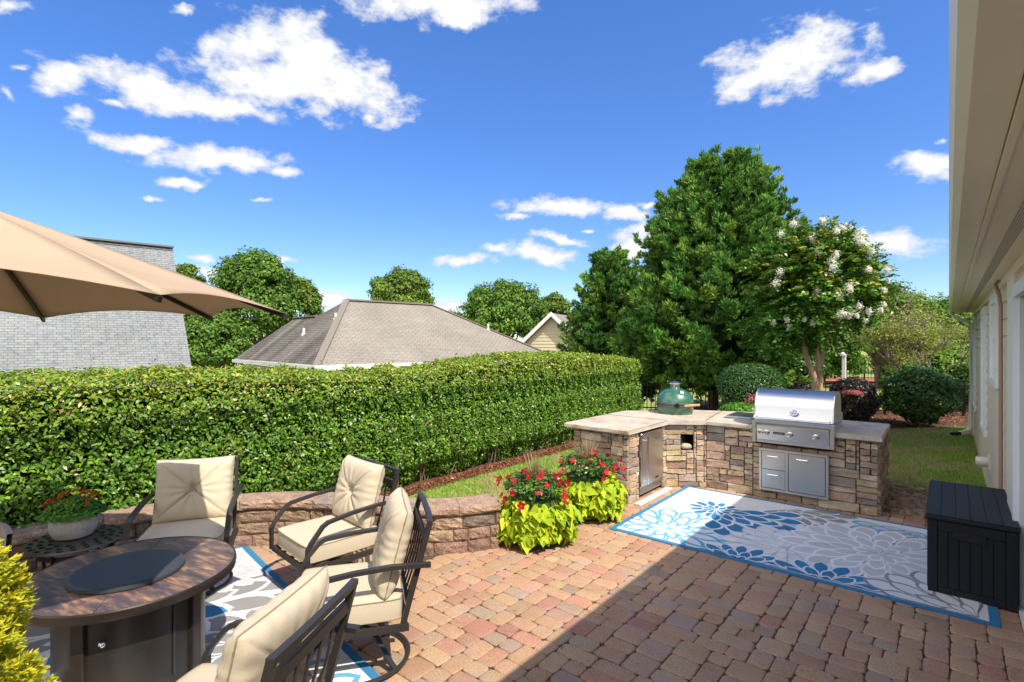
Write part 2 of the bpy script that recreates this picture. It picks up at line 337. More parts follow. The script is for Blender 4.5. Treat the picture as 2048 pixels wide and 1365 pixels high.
M['greymet'] = mk('grey_metal', (.13, .12, .11), rough=.5, metal=.5, nscale=60, namt=.2, bump=.002, bscale=80)
M['ventgrey'] = mk('vent_pipe', (.6, .58, .54), rough=.5)
M['sand'] = mk('sandstone', (.42, .36, .27), rough=.85, nscale=14, namt=.2, bump=.006, bscale=30)

def shingle(name, cols, bw, rh, mortar=.02, spread=.3, streak=0, big=None, uv=None):
    """roof shingles: brick pattern in roof-plane coordinates stored as a vector attribute 'rp'"""
    m = bpy.data.materials.new(name); m.use_nodes = True; nt = m.node_tree; L = nt.links.new; N = nt.nodes.new
    b = nt.nodes['Principled BSDF']; b.inputs['Roughness'].default_value = .92; b.inputs['Specular IOR Level'].default_value = .15
    uvn = N('ShaderNodeUVMap'); uvn.uv_map = 'rp'
    br = N('ShaderNodeTexBrick'); L(uvn.outputs[0], br.inputs['Vector']); br.offset = .37; br.offset_frequency = 2; br.squash = 1.0
    br.inputs['Scale'].default_value = 1; br.inputs['Brick Width'].default_value = bw; br.inputs['Row Height'].default_value = rh
    br.inputs['Mortar Size'].default_value = mortar; br.inputs['Mortar Smooth'].default_value = .3; br.inputs['Bias'].default_value = -.0
    br.inputs['Color1'].default_value = (*cols[0], 1); br.inputs['Color2'].default_value = (*cols[1], 1); br.inputs['Mortar'].default_value = (*cols[2], 1)
    n1 = N('ShaderNodeTexNoise'); L(uvn.outputs[0], n1.inputs['Vector']); n1.inputs['Scale'].default_value = 1.2 / bw; n1.inputs['Detail'].default_value = 2
    mx = N('ShaderNodeMixRGB'); mx.blend_type = 'MIX'; L(br.outputs['Color'], mx.inputs[1]); mx.inputs[2].default_value = (*cols[3], 1)
    mr = N('ShaderNodeMapRange'); mr.inputs['From Min'].default_value = .5; mr.inputs['From Max'].default_value = .7; mr.inputs['To Max'].default_value = spread; L(n1.outputs['Fac'], mr.inputs['Value']); L(mr.outputs[0], mx.inputs[0])
    n2 = N('ShaderNodeTexNoise'); L(uvn.outputs[0], n2.inputs['Vector']); n2.inputs['Scale'].default_value = .7; n2.inputs['Detail'].default_value = 5
    mr2 = N('ShaderNodeMapRange'); mr2.inputs['To Min'].default_value = .72; mr2.inputs['To Max'].default_value = 1.28; L(n2.outputs['Fac'], mr2.inputs['Value'])
    sc = N('ShaderNodeVectorMath'); sc.operation = 'SCALE'; L(mx.outputs[0], sc.inputs[0]); L(mr2.outputs[0], sc.inputs['Scale']); c = sc.outputs[0]
    if streak:
        mp = N('ShaderNodeMapping'); mp.inputs['Scale'].default_value = (1.1, .12, 1); L(uvn.outputs[0], mp.inputs[0])
        n3 = N('ShaderNodeTexNoise'); n3.inputs['Scale'].default_value = 1.0; n3.inputs['Detail'].default_value = 4; L(mp.outputs[0], n3.inputs['Vector'])
        mr3 = N('ShaderNodeMapRange'); mr3.inputs['From Min'].default_value = .35; mr3.inputs['From Max'].default_value = .62; mr3.inputs['To Min'].default_value = 1.1; mr3.inputs['To Max'].default_value = 1 - streak; L(n3.outputs['Fac'], mr3.inputs['Value'])
        s2 = N('ShaderNodeVectorMath'); s2.operation = 'SCALE'; L(c, s2.inputs[0]); L(mr3.outputs[0], s2.inputs['Scale']); c = s2.outputs[0]
    L(c, b.inputs['Base Color'])
    bp = N('ShaderNodeBump'); bp.inputs['Distance'].default_value = .02; L(br.outputs['Fac'], bp.inputs['Height']); bp.invert = True; L(bp.outputs[0], b.inputs['Normal'])
    return m
M['shgrey'] = shingle('grey_shingles', [(.265, .275, .275), (.22, .23, .24), (.165, .175, .185), (.165, .18, .205)], .17, .075, .005, .95)  # darker tones and mortar lines paint the shadows between shingle rows
M['shbrown'] = shingle('brown_shingles', [(.295, .262, .225), (.26, .232, .20), (.20, .18, .155), (.285, .275, .24)], .22, .09, .008, .7)
M['shdark'] = shingle('streaked_shingles', [(.24, .215, .195), (.19, .17, .155), (.11, .10, .092), (.22, .195, .18)], .24, .10, .012, .4, streak=.45)

def roof_face(name, pts, mat, parent, thick=.08):
    """a roof slope as a slab; uv = in-plane coordinates with v running up the slope"""
    pts = [Vector(p) for p in pts]
    n = (pts[1] - pts[0]).cross(pts[2] - pts[0]).normalized()
    if n.z < 0: n = -n; pts = pts[::-1]
    h = Vector((0, 0, 1)).cross(n).normalized(); upv = n.cross(h)
    me = bpy.data.meshes.new(name); k = len(pts)
    vs = pts + [p - n * thick for p in pts]
    fs = [list(range(k)), list(range(k, 2 * k))[::-1]] + [[i, k + i, k + (i + 1) % k, (i + 1) % k] for i in range(k)]
    me.from_pydata([tuple(v) for v in vs], [], fs); me.materials.append(mat)
    uv = me.uv_layers.new(name='rp')
    for l in me.loops:
        p = vs[l.vertex_index]; uv.data[l.index].uv = (p.dot(h), p.dot(upv))
    o = bpy.data.objects.new(name, me); col.objects.link(o); o.parent = parent
    return o

# ================================================================== GROUND
def hgt(x, y):
    # the neighbours' plots lie lower, to the left of the hedge
    z = -.15 * np.clip((-3.9 - x) / 1.0, 0, 1) * np.clip((y - 2.2) / .8, 0, 1) - .15 * np.clip((-5.9 - x) / .5, 0, 1) * (1 - np.clip((y - 2.2) / .8, 0, 1))
    z = z - 1.9 * np.clip((-7.0 - x) / 6.0, 0, 1)
    return z
mb = MB()
xs = np.concatenate([np.array([-900, -300, -120, -60, -35, -25]), np.linspace(-20, -7, 14), np.linspace(-6.6, -2.8, 20), np.array([-2, -1, 0, 1, 3, 8, 20, 60, 200, 900])])
ys = np.concatenate([np.array([-900, -200, -50, -15, -6]), np.linspace(-4, 16, 41), np.array([18, 22, 28, 40, 60, 100, 250, 900, 2200])])
vs = [(x, y, float(hgt(x, y)) - .012 - (.05 if (-3.0 < x < .6 and -3.5 < y < 7.0) or (-5.3 < x < -2.9 and -3.5 < y < 1.6) else 0)) for y in ys for x in xs]
nx = len(xs)
mb.add(vs, [[j * nx + i, j * nx + i + 1, (j + 1) * nx + i + 1, (j + 1) * nx + i] for j in range(len(ys) - 1) for i in range(nx - 1)])
tag(mb.build('lawn_ground', M['grass'], smooth=True), kind='structure')

# ------------------------------------------------------------------ packing
def pack(nx, ny, sizes, blocked=None, seed=1):
    r = random.Random(seed); occ = np.zeros((ny, nx), bool)
    if blocked is not None: occ |= blocked
    out = []
    for j in range(ny):
        for i in range(nx):
            if occ[j, i]: continue
            opts = [(s, r.random() ** (1 / wt)) for s, wt in sizes]; opts.sort(key=lambda q: -q[1]); done = False
            for (w, h), _ in opts:
                if i + w <= nx and j + h <= ny and not occ[j:j + h, i:i + w].any():
                    # avoid leaving a sliver one cell wide
                    if i + w + 1 <= nx and not occ[j, min(nx - 1, i + w)] and (i + w + 1 == nx or occ[j, i + w + 1]) : continue
                    occ[j:j + h, i:i + w] = True; out.append((i, j, w, h)); done = True; break
            if not done:
                w = 1
                while i + w < nx and w < 3 and not occ[j, i + w]: w += 1
                h = 1
                if j + 1 < ny and not occ[j + 1, i:i + w].any(): h = 2
                occ[j:j + h, i:i + w] = True; out.append((i, j, w, h))
    return out

# seat wall centre line (also the patio's edge)
WALL = [(-5.50, -1.2), (-5.55, -.4), (-5.58, .4), (-5.53, 1.0), (-5.37, 1.62), (-5.12, 2.15), (-4.78, 2.53), (-4.33, 2.80), (-3.92, 2.99), (-3.60, 3.20), (-3.37, 3.45), (-3.21, 3.75)]
def smooth_path(pts, n):
    pts = [np.array(p, float) for p in pts]; k = len(pts); out = []
    for i in range(k - 1):
        p0 = pts[max(0, i - 1)]; p1 = pts[i]; p2 = pts[i + 1]; p3 = pts[min(k - 1, i + 2)]
        for j in range(n):
            t = j / n; out.append(.5 * ((2 * p1) + (-p0 + p2) * t + (2 * p0 - 5 * p1 + 4 * p2 - p3) * t * t + (-p0 + 3 * p1 - 3 * p2 + p3) * t ** 3))
    out.append(pts[-1]); return np.array(out)
wl = smooth_path(WALL, 8)

U = .0635
PX0, PY0, PX1, PY1 = -5.9, -.9, .40, 7.35
nxp, nyp = int((PX1 - PX0) / U), int((PY1 - PY0) / U)
def outside_patio(x, y):
    if x < -3.9 and y > 2.0 + 1.05: return True
    i = np.argmin(np.hypot(wl[:, 0] - x, wl[:, 1] - y))
    if y > 3.0 and x < -3.5: return x < -4.1 or y < 3.6
    d = wl[min(i + 1, len(wl) - 1)] - wl[max(i - 1, 0)]
    s_ = d[0] * (y - wl[i][1]) - d[1] * (x - wl[i][0])
    return s_ > 0.02 and y < 3.75
mb = MB()
pc = [((.45, .272, .160), .42), ((.46, .30, .175), .22), ((.44, .245, .158), .20), ((.38, .27, .19), .10), ((.42, .215, .15), .06)]
rp = random.Random(5)
for (i, j, w, h) in pack(nxp, nyp, [((2, 3), 1.2), ((3, 2), 2.6), ((2, 2), 1.2), ((3, 3), 1.3), ((4, 2), .5)], seed=11):
    x0, y0 = PX0 + i * U, PY0 + j * U; W, H = w * U, h * U; cx, cy = x0 + W / 2, y0 + H / 2
    if outside_patio(cx, cy): continue
    if cx < -3.15 and cy > 6.0: continue
    if cx > -2.9 and cy > 7.3: continue
    g = .0017; W2, H2 = W / 2 - g, H / 2 - g; a = rp.gauss(0, .012); zt = rp.gauss(0, .0015)
    cr = .023; outl = []
    for (sx, sy, a0) in ((1, 1, 0), (-1, 1, 90), (-1, -1, 180), (1, -1, 270)):
        cr2 = cr * rp.uniform(.7, 1.5)
        for q in (0, 45, 90): outl.append((sx * (W2 - cr2) + cr2 * math.cos(R_(a0 + q)), sy * (H2 - cr2) + cr2 * math.sin(R_(a0 + q))))
    outl = [(x + rp.gauss(0, .0022), y + rp.gauss(0, .0022)) for x, y in outl]
    k = len(outl); ca, sa = math.cos(a), math.sin(a); vs = []
    tx, ty = rp.gauss(0, .012), rp.gauss(0, .012)
    for f, z in ((1, -.035), (1, -.0065), (.955, -.0012), (.84, 0)):
        for x, y in outl:
            ff = f if f == 1 else 1 - (1 - f) * 1.0
            X, Y = x * ff, y * ff; vs.append((cx + X * ca - Y * sa, cy + X * sa + Y * ca, z + zt + (tx * X + ty * Y)))
    fs = [[r * k + q, r * k + (q + 1) % k, (r + 1) * k + (q + 1) % k, (r + 1) * k + q] for r in range(3) for q in range(k)] + [[3 * k + q for q in range(k)]]
    t = rp.random(); acc = 0
    for c, p in pc:
        acc += p
        if t <= acc: break
    v = rp.gauss(1, .075); c = tuple(max(.02, q * v * rp.gauss(1, .02)) for q in c)
    mb.add(vs, fs, 0, c)
pv = mb.build('paver_patio', M['paver'], smooth=True, angle=50); tag(pv, kind='structure')
mb = MB(); mb.prism(([(-5.6, -3.9)] + [(float(x) - .05, float(y) + .05) for x, y in wl] + [(-3.55, 4.1), (-3.75, 5.6), (-3.75, 6.0), (-2.9, 6.9), (-2.4, 7.3), (.42, 7.3), (.42, -3.9)])[::-1], -.06, -.009)
ps = mb.build('patio_bed', M['joint']); tag(ps, kind='structure')

# flagstone landing right of the kitchen, with loose tan chips
mb = MB(); rf = random.Random(4)
xs_ = [-.50, -.18, .12, .38]; ys_ = [7.28, 7.62, 7.98, 8.36]
for i in range(3):
    for j in range(3):
        x0, x1, y0, y1 = xs_[i] + .012, xs_[i + 1] - .012, ys_[j] + .012, ys_[j + 1] - .012
        q = lambda a: a + rf.uniform(-.03, .03)
        pts = [(q(x0), q(y0)), ((x0 + x1) / 2, q(y0)), (q(x1), q(y0)), (q(x1), (y0 + y1) / 2), (q(x1), q(y1)), ((x0 + x1) / 2, q(y1)), (q(x0), q(y1)), (q(x0), (y0 + y1) / 2)]
        v = rf.uniform(.8, 1.15); mb.prism(pts, -.05, .018 + rf.uniform(0, .012), 0, (.34 * v, .27 * v, .19 * v))
tag(mb.build('flagstone_path', M['flag']), kind='structure')
mb = MB()
for k in range(340):
    x, y = rf.uniform(-.58, .3), rf.uniform(7.28, 8.6)
    if rf.random() < .5: x = rf.choice(xs_[:3]) + rf.gauss(0, .05)
    s = rf.uniform(.015, .05); a = rf.uniform(0, 6.3); z = .02 + rf.uniform(0, .02)
    pts = [(x + s * rf.uniform(.6, 1) * math.cos(a + t), y + .6 * s * rf.uniform(.6, 1) * math.sin(a + t)) for t in (0, 1.2, 2.6, 3.8, 5)]
    v = rf.uniform(.6, 1.2); mb.prism(pts, z - .015, z + .012, 0, (.42 * v, .27 * v, .16 * v))
tag(mb.build('stone_chips', M['chip']), 'loose tan stone chips and dry leaves scattered between the flagstones', 'stone chips', kind='stuff')

# mulch beds
def sheet(name, pts, z, mat, fn=None):
    m_ = MB(); m_.add([(p[0], p[1], z if fn is None else float(hgt(p[0], p[1])) + z) for p in pts], [list(range(len(pts)))])
    o = m_.build(name, mat); tag(o, kind='structure'); return o
bed = [P(1285, 845), P(1400, 850), P(1500, 852), P(1600, 856), P(1700, 856), P(1800, 859), P(1880, 856), P(1960, 853), P(1990, 800), P(1930, 824), P(1800, 822), P(1600, 812), P(1450, 812), P(1320, 812)]
sheet('mulch_bed', bed, .006, M['mulch'])
sheet('mulch_bed', [(-5.7, 1.5), (-5.62, 3), (-5.6, 5), (-5.58, 8), (-5.6, 12), (-6.5, 12.2), (-6.9, 12), (-6.9, 1.5)], .012, M['mulch'], fn=1)
sheet('far_mulch_strip', [P(1640, 766), P(1790, 766), P(1800, 757), P(1640, 755)], .012, mk('clay_mulch', (.38, .12, .05), rough=1, nscale=3, namt=.3))
# chips on the beds
n = 2600; t = rng.random((n, 1)); s_ = rng.random((n, 1))
A_ = np.array(P(1290, 846)); B_ = np.array(P(1945, 856)); C_ = np.array(P(1290, 820)); D_ = np.array(P(1945, 824))
pos = (A_ * (1 - t) + B_ * t) * (1 - s_) + (C_ * (1 - t) + D_ * t) * s_; pos[:, 2] = .015 + rng.random(n) * .03
V = leaf_quads(pos, np.array([0, 0, 1.]) + rng.normal(size=(n, 3)) * .4, rng.uniform(.03, .09, n), rng.uniform(.02, .045, n))
ch1 = (V, vary((.2, .09, .05), n, .4, tints=[(.6, (.12, .055, .035)), (.3, (.25, .13, .08)), (.1, (.5, .33, .2))]))
n = 3500; yy = rng.uniform(1.6, 11.8, n); xx = rng.uniform(-5.85, -5.6, n); pos = np.stack([xx, yy, hgt(xx, yy) + .02 + rng.random(n) * .02], 1)
V2 = leaf_quads(pos, np.array([0, 0, 1.]) + rng.normal(size=(n, 3)) * .4, rng.uniform(.02, .06, n), rng.uniform(.01, .03, n))
C2 = vary((.2, .09, .05), n, .4, tints=[(.6, (.20, .075, .035)), (.37, (.28, .11, .05)), (.03, (.42, .28, .16))])
tag(quads('mulch_chips', np.concatenate([ch1[0], V2]), np.concatenate([ch1[1], C2]), M['chip']), 'brown bark mulch chips under the shrubs and along the hedge foot', 'mulch', kind='stuff')

# grass blades
def grass_patch(poly, n, size):
    poly = np.array([tuple(q)[:2] for q in poly]); lo = poly.min(0); hi = poly.max(0); out = []
    p = rng.uniform(lo, hi, (n * 2, 2)); ins = np.zeros(len(p), bool); j = len(poly) - 1
    for i in range(len(poly)):
        xi, yi = poly[i]; xj, yj = poly[j]
        ins ^= ((yi > p[:, 1]) != (yj > p[:, 1])) & (p[:, 0] < (xj - xi) * (p[:, 1] - yi) / (yj - yi + 1e-12) + xi); j = i
    p = p[ins][:n]; m_ = len(p); z = hgt(p[:, 0], p[:, 1]) - .012
    b = np.stack([p[:, 0], p[:, 1], z], 1); a = rng.uniform(0, 6.28, m_); w = size * .12
    d = np.stack([np.cos(a), np.sin(a), 0 * a], 1) * w; ln = np.stack([rng.normal(size=m_) * .45, rng.normal(size=m_) * .45, 1 + 0 * a], 1) * (size * rng.uniform(.5, 1.2, m_))[:, None]
    V = np.stack([b - d, b + d, b + ln + d * .2, b + ln - d * .2], 1)
    dry = (wob(np.stack([p[:, 0], p[:, 1], 0 * a], 1), 1.6, 3) > .22)
    c = vary((.33, .46, .09), m_, .24); dr = vary((.50, .42, .21), m_, .2); k = dry & (rng.random(m_) < .65); c[k] = dr[k]
    return V, c
A1 = grass_patch([(-.62, 7.4), (-.62, 8.0), (.42, 8.3), (.42, 14), P(1940, 853), P(1800, 859), P(1600, 860), P(1500, 856), (-2.4, 8.4), (-.6, 8.4)], 60000, .045)
A2 = grass_patch([(-3.3, 3.9), (-3.65, 3.6), (-4.4, 3.15), (-5.0, 2.9), (-5.35, 3.0), (-5.62, 5), (-5.6, 8), (-5.6, 11.5), (-4.2, 11.5), (-3.8, 8), (-3.8, 5.6), (-3.0, 5.6), (-3.0, 4.2)], 70000, .04)
tag(quads('grass_blades', np.concatenate([A1[0], A2[0]]), np.concatenate([A1[1], A2[1]]), M['blade']), 'short mown green grass with dry patches', 'grass', kind='stuff')

# ================================================================== SEAT WALL
sw = thing('seat_wall', 'low curved reddish concrete block seat wall with flat cap around the fire pit seating', 'garden wall')
seglen = np.concatenate([[0], np.cumsum(np.hypot(*np.diff(wl, axis=0).T))]); TOT = seglen[-1]
def on_wall(s, off):
    s = min(max(s, 0), TOT); i = min(len(seglen) - 2, int(np.searchsorted(seglen, s, side='right') - 1))
    t = (s - seglen[i]) / (seglen[i + 1] - seglen[i]); p = wl[i] * (1 - t) + wl[i + 1] * t; d = wl[i + 1] - wl[i]; d = d / np.linalg.norm(d)
    nrm = np.array([-d[1], d[0]]); return p + nrm * off     # +off = behind the wall
bc = [(.35, .235, .16), (.27, .175, .13), (.21, .17, .14), (.37, .27, .18), (.29, .18, .14)]
rb = random.Random(9)
def rough_block(mb, s0, s1, z0, z1, o0, o1, c, nu=7, nv=5, amp=.012, top_rough=False):
    ph = rb.uniform(0, 50)
    def front(u, v):
        e = min(u, 1 - u, v, 1 - v) * 2; off = o0 + (.012 if e < .01 else -amp * .2)
        if e > .01: off += amp * (math.sin(u * 9 + ph) * math.sin(v * 7 + ph * 2) * .5 + rb.uniform(-.5, .5))
        s = s0 + (s1 - s0) * u; p = on_wall(s, off); return (p[0], p[1], z0 + (z1 - z0) * v)
    mb.grid(front, nu, nv, 0, c, flip=True)
    def side(u, v, s, fl):
        p = on_wall(s, o0 + .012 + (o1 - o0 - .012) * u); return (p[0], p[1], z0 + (z1 - z0) * v)
    for s in (s0, s1): mb.grid(lambda u, v, s=s: side(u, v, s, 0), 1, 1, 0, c)
    def top(u, v):
        p = on_wall(s0 + (s1 - s0) * u, o0 + .012 + (o1 - o0 - .012) * v); return (p[0], p[1], z1)
    mb.grid(top, 3, 1, 0, c)
    def back(u, v):
        p = on_wall(s0 + (s1 - s0) * u, o1); return (p[0], p[1], z0 + (z1 - z0) * v)
    mb.grid(back, 3, 1, 0, c)
mb = MB(); rows = [(-.06, .105), (.105, .215), (.215, .345)]
for ri, (z0, z1) in enumerate(rows):
    s = rb.uniform(-.2, 0)
    while s < TOT:
        w = rb.choice([.14, .22, .27, .32]); e = min(TOT, s + w)
        if e - max(s, 0) > .04:
            v = rb.uniform(.75, 1.15); c = rb.choice(bc)
            rough_block(mb, max(s, 0) + .003, e - .003, z0 + .003, z1 - .003, .03 + rb.uniform(-.004, .004), .26, tuple(q * v for q in c))
        s = e
        if e >= TOT: break
bl = mb.build('wall_block', M['block'], sw)
mb = MB(); s = 0
while s < TOT - .01:
    e = min(TOT, s + rb.choice([.30, .36, .42]))
    if TOT - e < .12: e = TOT
    v = rb.uniform(.85, 1.15); c = rb.choice([(.40, .29, .21), (.38, .255, .185), (.32, .25, .20)])
    rough_block(mb, s + .002, e - .002, .35, .43, 0, .30, tuple(q * v for q in c), nu=9, nv=4, amp=.009)
    s = e
mb.build('cap_stone', M['block'], sw)

# ================================================================== OUTDOOR KITCHEN
ki = thing('outdoor_kitchen', 'L-shaped outdoor kitchen island faced in stacked ledge stone under a stone counter', 'kitchen island', (-1.6, 7.5, 0))
TOPZ = .885
INV = Matrix.Translation((1.6, -7.5, 0))
def kbuild(mb, name, mat, parent=ki, **k):
    mb.v = [(x + 1.6, y - 7.5, z) for x, y, z in mb.v]
    return mb.build(name, mat, parent, **k)
CT = [(-3.80, 5.66), (-2.885, 5.64), (-2.86, 6.68), (-2.46, 6.985), (-.56, 7.0), (-.57, 8.18), (-2.3, 8.24), (-3.0, 7.97), (-3.77, 7.2)]
mb = MB()
# counter with a rough cut edge
def edge_pts(poly, step=.06):
    out = []
    for i, a in enumerate(poly):
        b = poly[(i + 1) % len(poly)]; L = math.dist(a, b); k = max(1, int(L / step))
        for j in range(k): t = j / k; out.append((a[0] + (b[0] - a[0]) * t, a[1] + (b[1] - a[1]) * t))
    return out
ep = edge_pts(CT); re_ = random.Random(3)
lay = []
for z, ins in ((TOPZ - .055, .006), (TOPZ - .045, 0), (TOPZ - .012, -.001), (TOPZ, .008)):
    cx, cy = -2.2, 7.2; ring = []
    for (x, y) in ep:
        d = math.hypot(x - cx, y - cy); f = 1 - (ins + re_.uniform(-.003, .003)) / d; ring.append((cx + (x - cx) * f, cy + (y - cy) * f, z))
    lay.append(ring)
k = len(ep); mb.add([p for r in lay for p in r], [[r * k + i, r * k + (i + 1) % k, (r + 1) * k + (i + 1) % k, (r + 1) * k + i] for r in range(3) for i in range(k)] + [[3 * k + i for i in range(k)], [i for i in range(k)][::-1]])
kbuild(mb, 'countertop', M['counter'])
# joints between the counter slabs: thin dark grooves
mb = MB()
for a, b in (((-2.47, 7.0), (-2.62, 8.12)), ((-1.93, 7.0), (-1.93, 7.3)), ((-2.86, 6.68), (-3.75, 6.68))):
    mb.sweep([(a[0], a[1], TOPZ - .004), (b[0], b[1], TOPZ - .004)], .008, .014)
kbuild(mb, 'slab_joint', M['mortar'])
# ledge stone facing
SC = [(.50, .40, .29), (.52, .42, .30), (.43, .33, .235), (.46, .37, .27), (.40, .285, .20), (.33, .24, .185), (.26, .22, .195), (.47, .35, .22), (.37, .31, .25), (.42, .285, .22), (.38, .25, .205), (.45, .33, .21)]
rs = random.Random(21)
def face_stones(mb, p0, p1, z0, z1, seed, holes=()):
    """ledge stones on the wall face from p0 to p1 (outside on the right of p0->p1 direction)"""
    p0 = np.array(p0); p1 = np.array(p1); Ln = np.linalg.norm(p1 - p0); d = (p1 - p0) / Ln; nrm = np.array([d[1], -d[0]])
    u = .034; nx_, nz = max(3, round(Ln / u)), round((z1 - z0) / u); ux = Ln / nx_; uz = (z1 - z0) / nz
    bl_ = np.zeros((nz, nx_), bool)
    for (a, b, c, e) in holes:
        bl_[max(0, round((c - z0) / uz)):round((e - z0) / uz), max(0, round(a / ux)):round(b / ux)] = True
    rects = pack(nx_, nz, [((6, 2), 1.2), ((8, 2), 3), ((7, 3), 2), ((5, 2), 1), ((9, 3), 2.5), ((3, 2), .3), ((8, 3), 2), ((7, 4), .6), ((11, 2), 3), ((12, 3), 1.2), ((5, 3), .6)], bl_, seed)
    for (i, j, w, h) in rects:
        a, b = i * ux + .0025, (i + w) * ux - .0025; c, e = z0 + j * uz + .002, z0 + (j + h) * uz - .002
        out = rs.uniform(-.002, .026); ph = rs.uniform(0, 30); k1, k2 = rs.uniform(-1, 1), rs.uniform(-1, 1)
        nu, nv = max(5, min(12, w + 2)), max(5, h + 3)
        V = rs.uniform(.78, 1.18); cc = tuple(q * V * rs.gauss(1, .03) for q in rs.choice(SC)); wv = rs.uniform(.002, .005)
        wp = lambda q: q if q in (0, 1) else .06 + .88 * ((q - .5) * 1.25 + .5 if .1 < q < .9 else q)
        def f(uu, vv):
            uu = min(1, max(0, uu)); mu, mv = .0045 / max(.02, b - a), .0045 / max(.02, e - c)
            if uu > 1e-6 and uu < 1 - 1e-6: uu = mu + (1 - 2 * mu) * (uu * nu - 1) / (nu - 2)
            if vv > 1e-6 and vv < 1 - 1e-6: vv = mv + (1 - 2 * mv) * (vv * nv - 1) / (nv - 2)
            ed = min(uu * (b - a), (1 - uu) * (b - a), vv * (e - c), (1 - vv) * (e - c)); o = out
            if ed < 1e-6: o = -.012
            else: o = out + .004 * (k1 * (uu - .5) + k2 * (vv - .5)) * 2 + rs.uniform(-.0055, .0055)
            zz = c + (e - c) * vv + (wv * math.sin(uu * 6 + ph) * (1 if 0 < vv < 1 else .6)) + rs.uniform(-.0012, .0012); q = p0 + d * (a + (b - a) * uu) + nrm * o
            return (q[0], q[1], zz)
        cc = tuple(min(.6, q * 1.12) for q in cc); mb.grid(f, nu, nv, 0, cc)
        # inner ring just inside the edge to keep the face square
base = [(-3.70, 5.74), (-2.925, 5.72), (-2.90, 6.72), (-2.475, 7.045), (-.60, 7.06), (-.60, 8.12)]
FR = (.24, .90)      # fridge opening along segment 2
mb = MB()
face_stones(mb, base[0], base[1], 0, .83, 1)
face_stones(mb, base[1], base[2], 0, .83, 2, [(FR[0], FR[1], 0, .83)])
face_stones(mb, base[2], base[3], 0, .83, 3, [(.19, .37, .50, .70)])
face_stones(mb, base[3], base[4], 0, .83, 4, [(.61, 1.46, .66, .83), (.69, 1.39, .12, .60)])
face_stones(mb, base[4], base[5], 0, .83, 5)
kbuild(mb, 'ledge_stone_facing', M['stone'], smooth=True, angle=38)
# cores behind the stones
mb = MB(); e = .012
mb.box((-3.70, 5.74 + e, -.05), (-2.94 - .6, 7.1, .829)); mb.box((-3.6, 5.74 + e, -.049), (-2.94, 5.94, .828)); mb.box((-3.6, 6.63, -.048), (-2.92, 7.1, .827))
mb.prism([(-3.69, 6.9), (-2.90, 6.735 + e), (-2.75, 6.855 + e), (-2.75, 7.2), (-2.45, 7.2), (-2.485, 7.06 + e), (-1.82, 7.064 + e), (-1.82, 7.7), (-1.06, 7.7), (-1.06, 7.07 + e), (-.615, 7.073), (-.615, 8.1), (-2.3, 8.15), (-3.0, 7.9)], .70, .826)
mb.prism([(-3.69, 6.9), (-2.90, 6.735 + e), (-2.75, 6.855 + e), (-2.75, 7.2), (-2.62, 7.2), (-2.62, 6.95 + e), (-2.485, 7.06 + e), (-.615, 7.073), (-.615, 8.1), (-2.3, 8.15), (-3.0, 7.9)], .50, .70)
mb.prism([(-3.69, 6.9), (-2.90, 6.735 + e), (-2.485, 7.06 + e), (-.615, 7.073), (-.615, 8.1), (-2.3, 8.15), (-3.0, 7.9)], -.05, .50)
kbuild(mb, 'core_wall', M['mortar'])
mb = MB(); d_ = (Vector((-2.475, 7.045)) - Vector((-2.90, 6.72))).normalized(); n_ = Vector((-d_.y, d_.x))
q = Vector((-2.90, 6.72)) + d_ * .28 + n_ * .055
mb.lathe([(.0, 0), (.06, 0), (.072, .018), (.066, .045), (.04, .06), (0, .064)], 14, (q.x, q.y, .502), fn=lambda a, z: 1 + .15 * math.sin(3 * a + 1))
o_ = mb.build('sandstone_rock', M['sand'], smooth=True); tag(o_, 'pale flat stone sitting in the small square niche below the green cooker', 'stone')

# fridge (built in, own thing)
fr = thing('outdoor_fridge', 'tall stainless steel outdoor refrigerator door with long bar handle in the island left wing', 'refrigerator', (-2.93, 6.3, 0))
FX = .0
mb = MB(); mb.box((-.55, -.325, .05), (-.03, .325, .80)); mb.build('cabinet', M['dark'], fr)
mb = MB(); mb.box((-.028, -.315, .145), (.045, .315, .795), bev=.006); dr = mb.build('door', M['steel'], fr)
mb = MB(); mb.sweep([(.045, -.235, .71), (.085, -.235, .71)], .016, n=8); mb.sweep([(.045, -.235, .22), (.085, -.235, .22)], .016, n=8); mb.sweep([(.085, -.235, .175), (.085, -.235, .755)], .024, n=12, up=(0, 1, 0)); mb.build('handle', M['chrome'], dr, smooth=True, angle=40)
mb = MB(); mb.box((.046, .07, .185), (.048, .16, .205)); mb.build('badge', M['dark'], dr)
mb = MB(); mb.box((-.028, -.315, .045), (.018, .315, .06)); mb.box((-.028, -.315, .125), (.018, .315, .14))
for i in range(22): y = -.31 + i * .0285; mb.box((-.01, y, .06), (.016, y + .016, .125))
mb.build('vent_grille', M['steel'], fr)

# trim strip lying along the island foot
mb = MB(); 
for i, (x, h) in enumerate(((0, .016), (.022, .010), (.044, .016), (.066, .008))): mb.box((-2.86 + x, 5.72, .002), (-2.86 + x + .0215, 6.66, h + .004))
tag(mb.build('metal_threshold_strip', M['alu']), 'silver ridged metal strip lying on pavers below the refrigerator', 'metal strip')

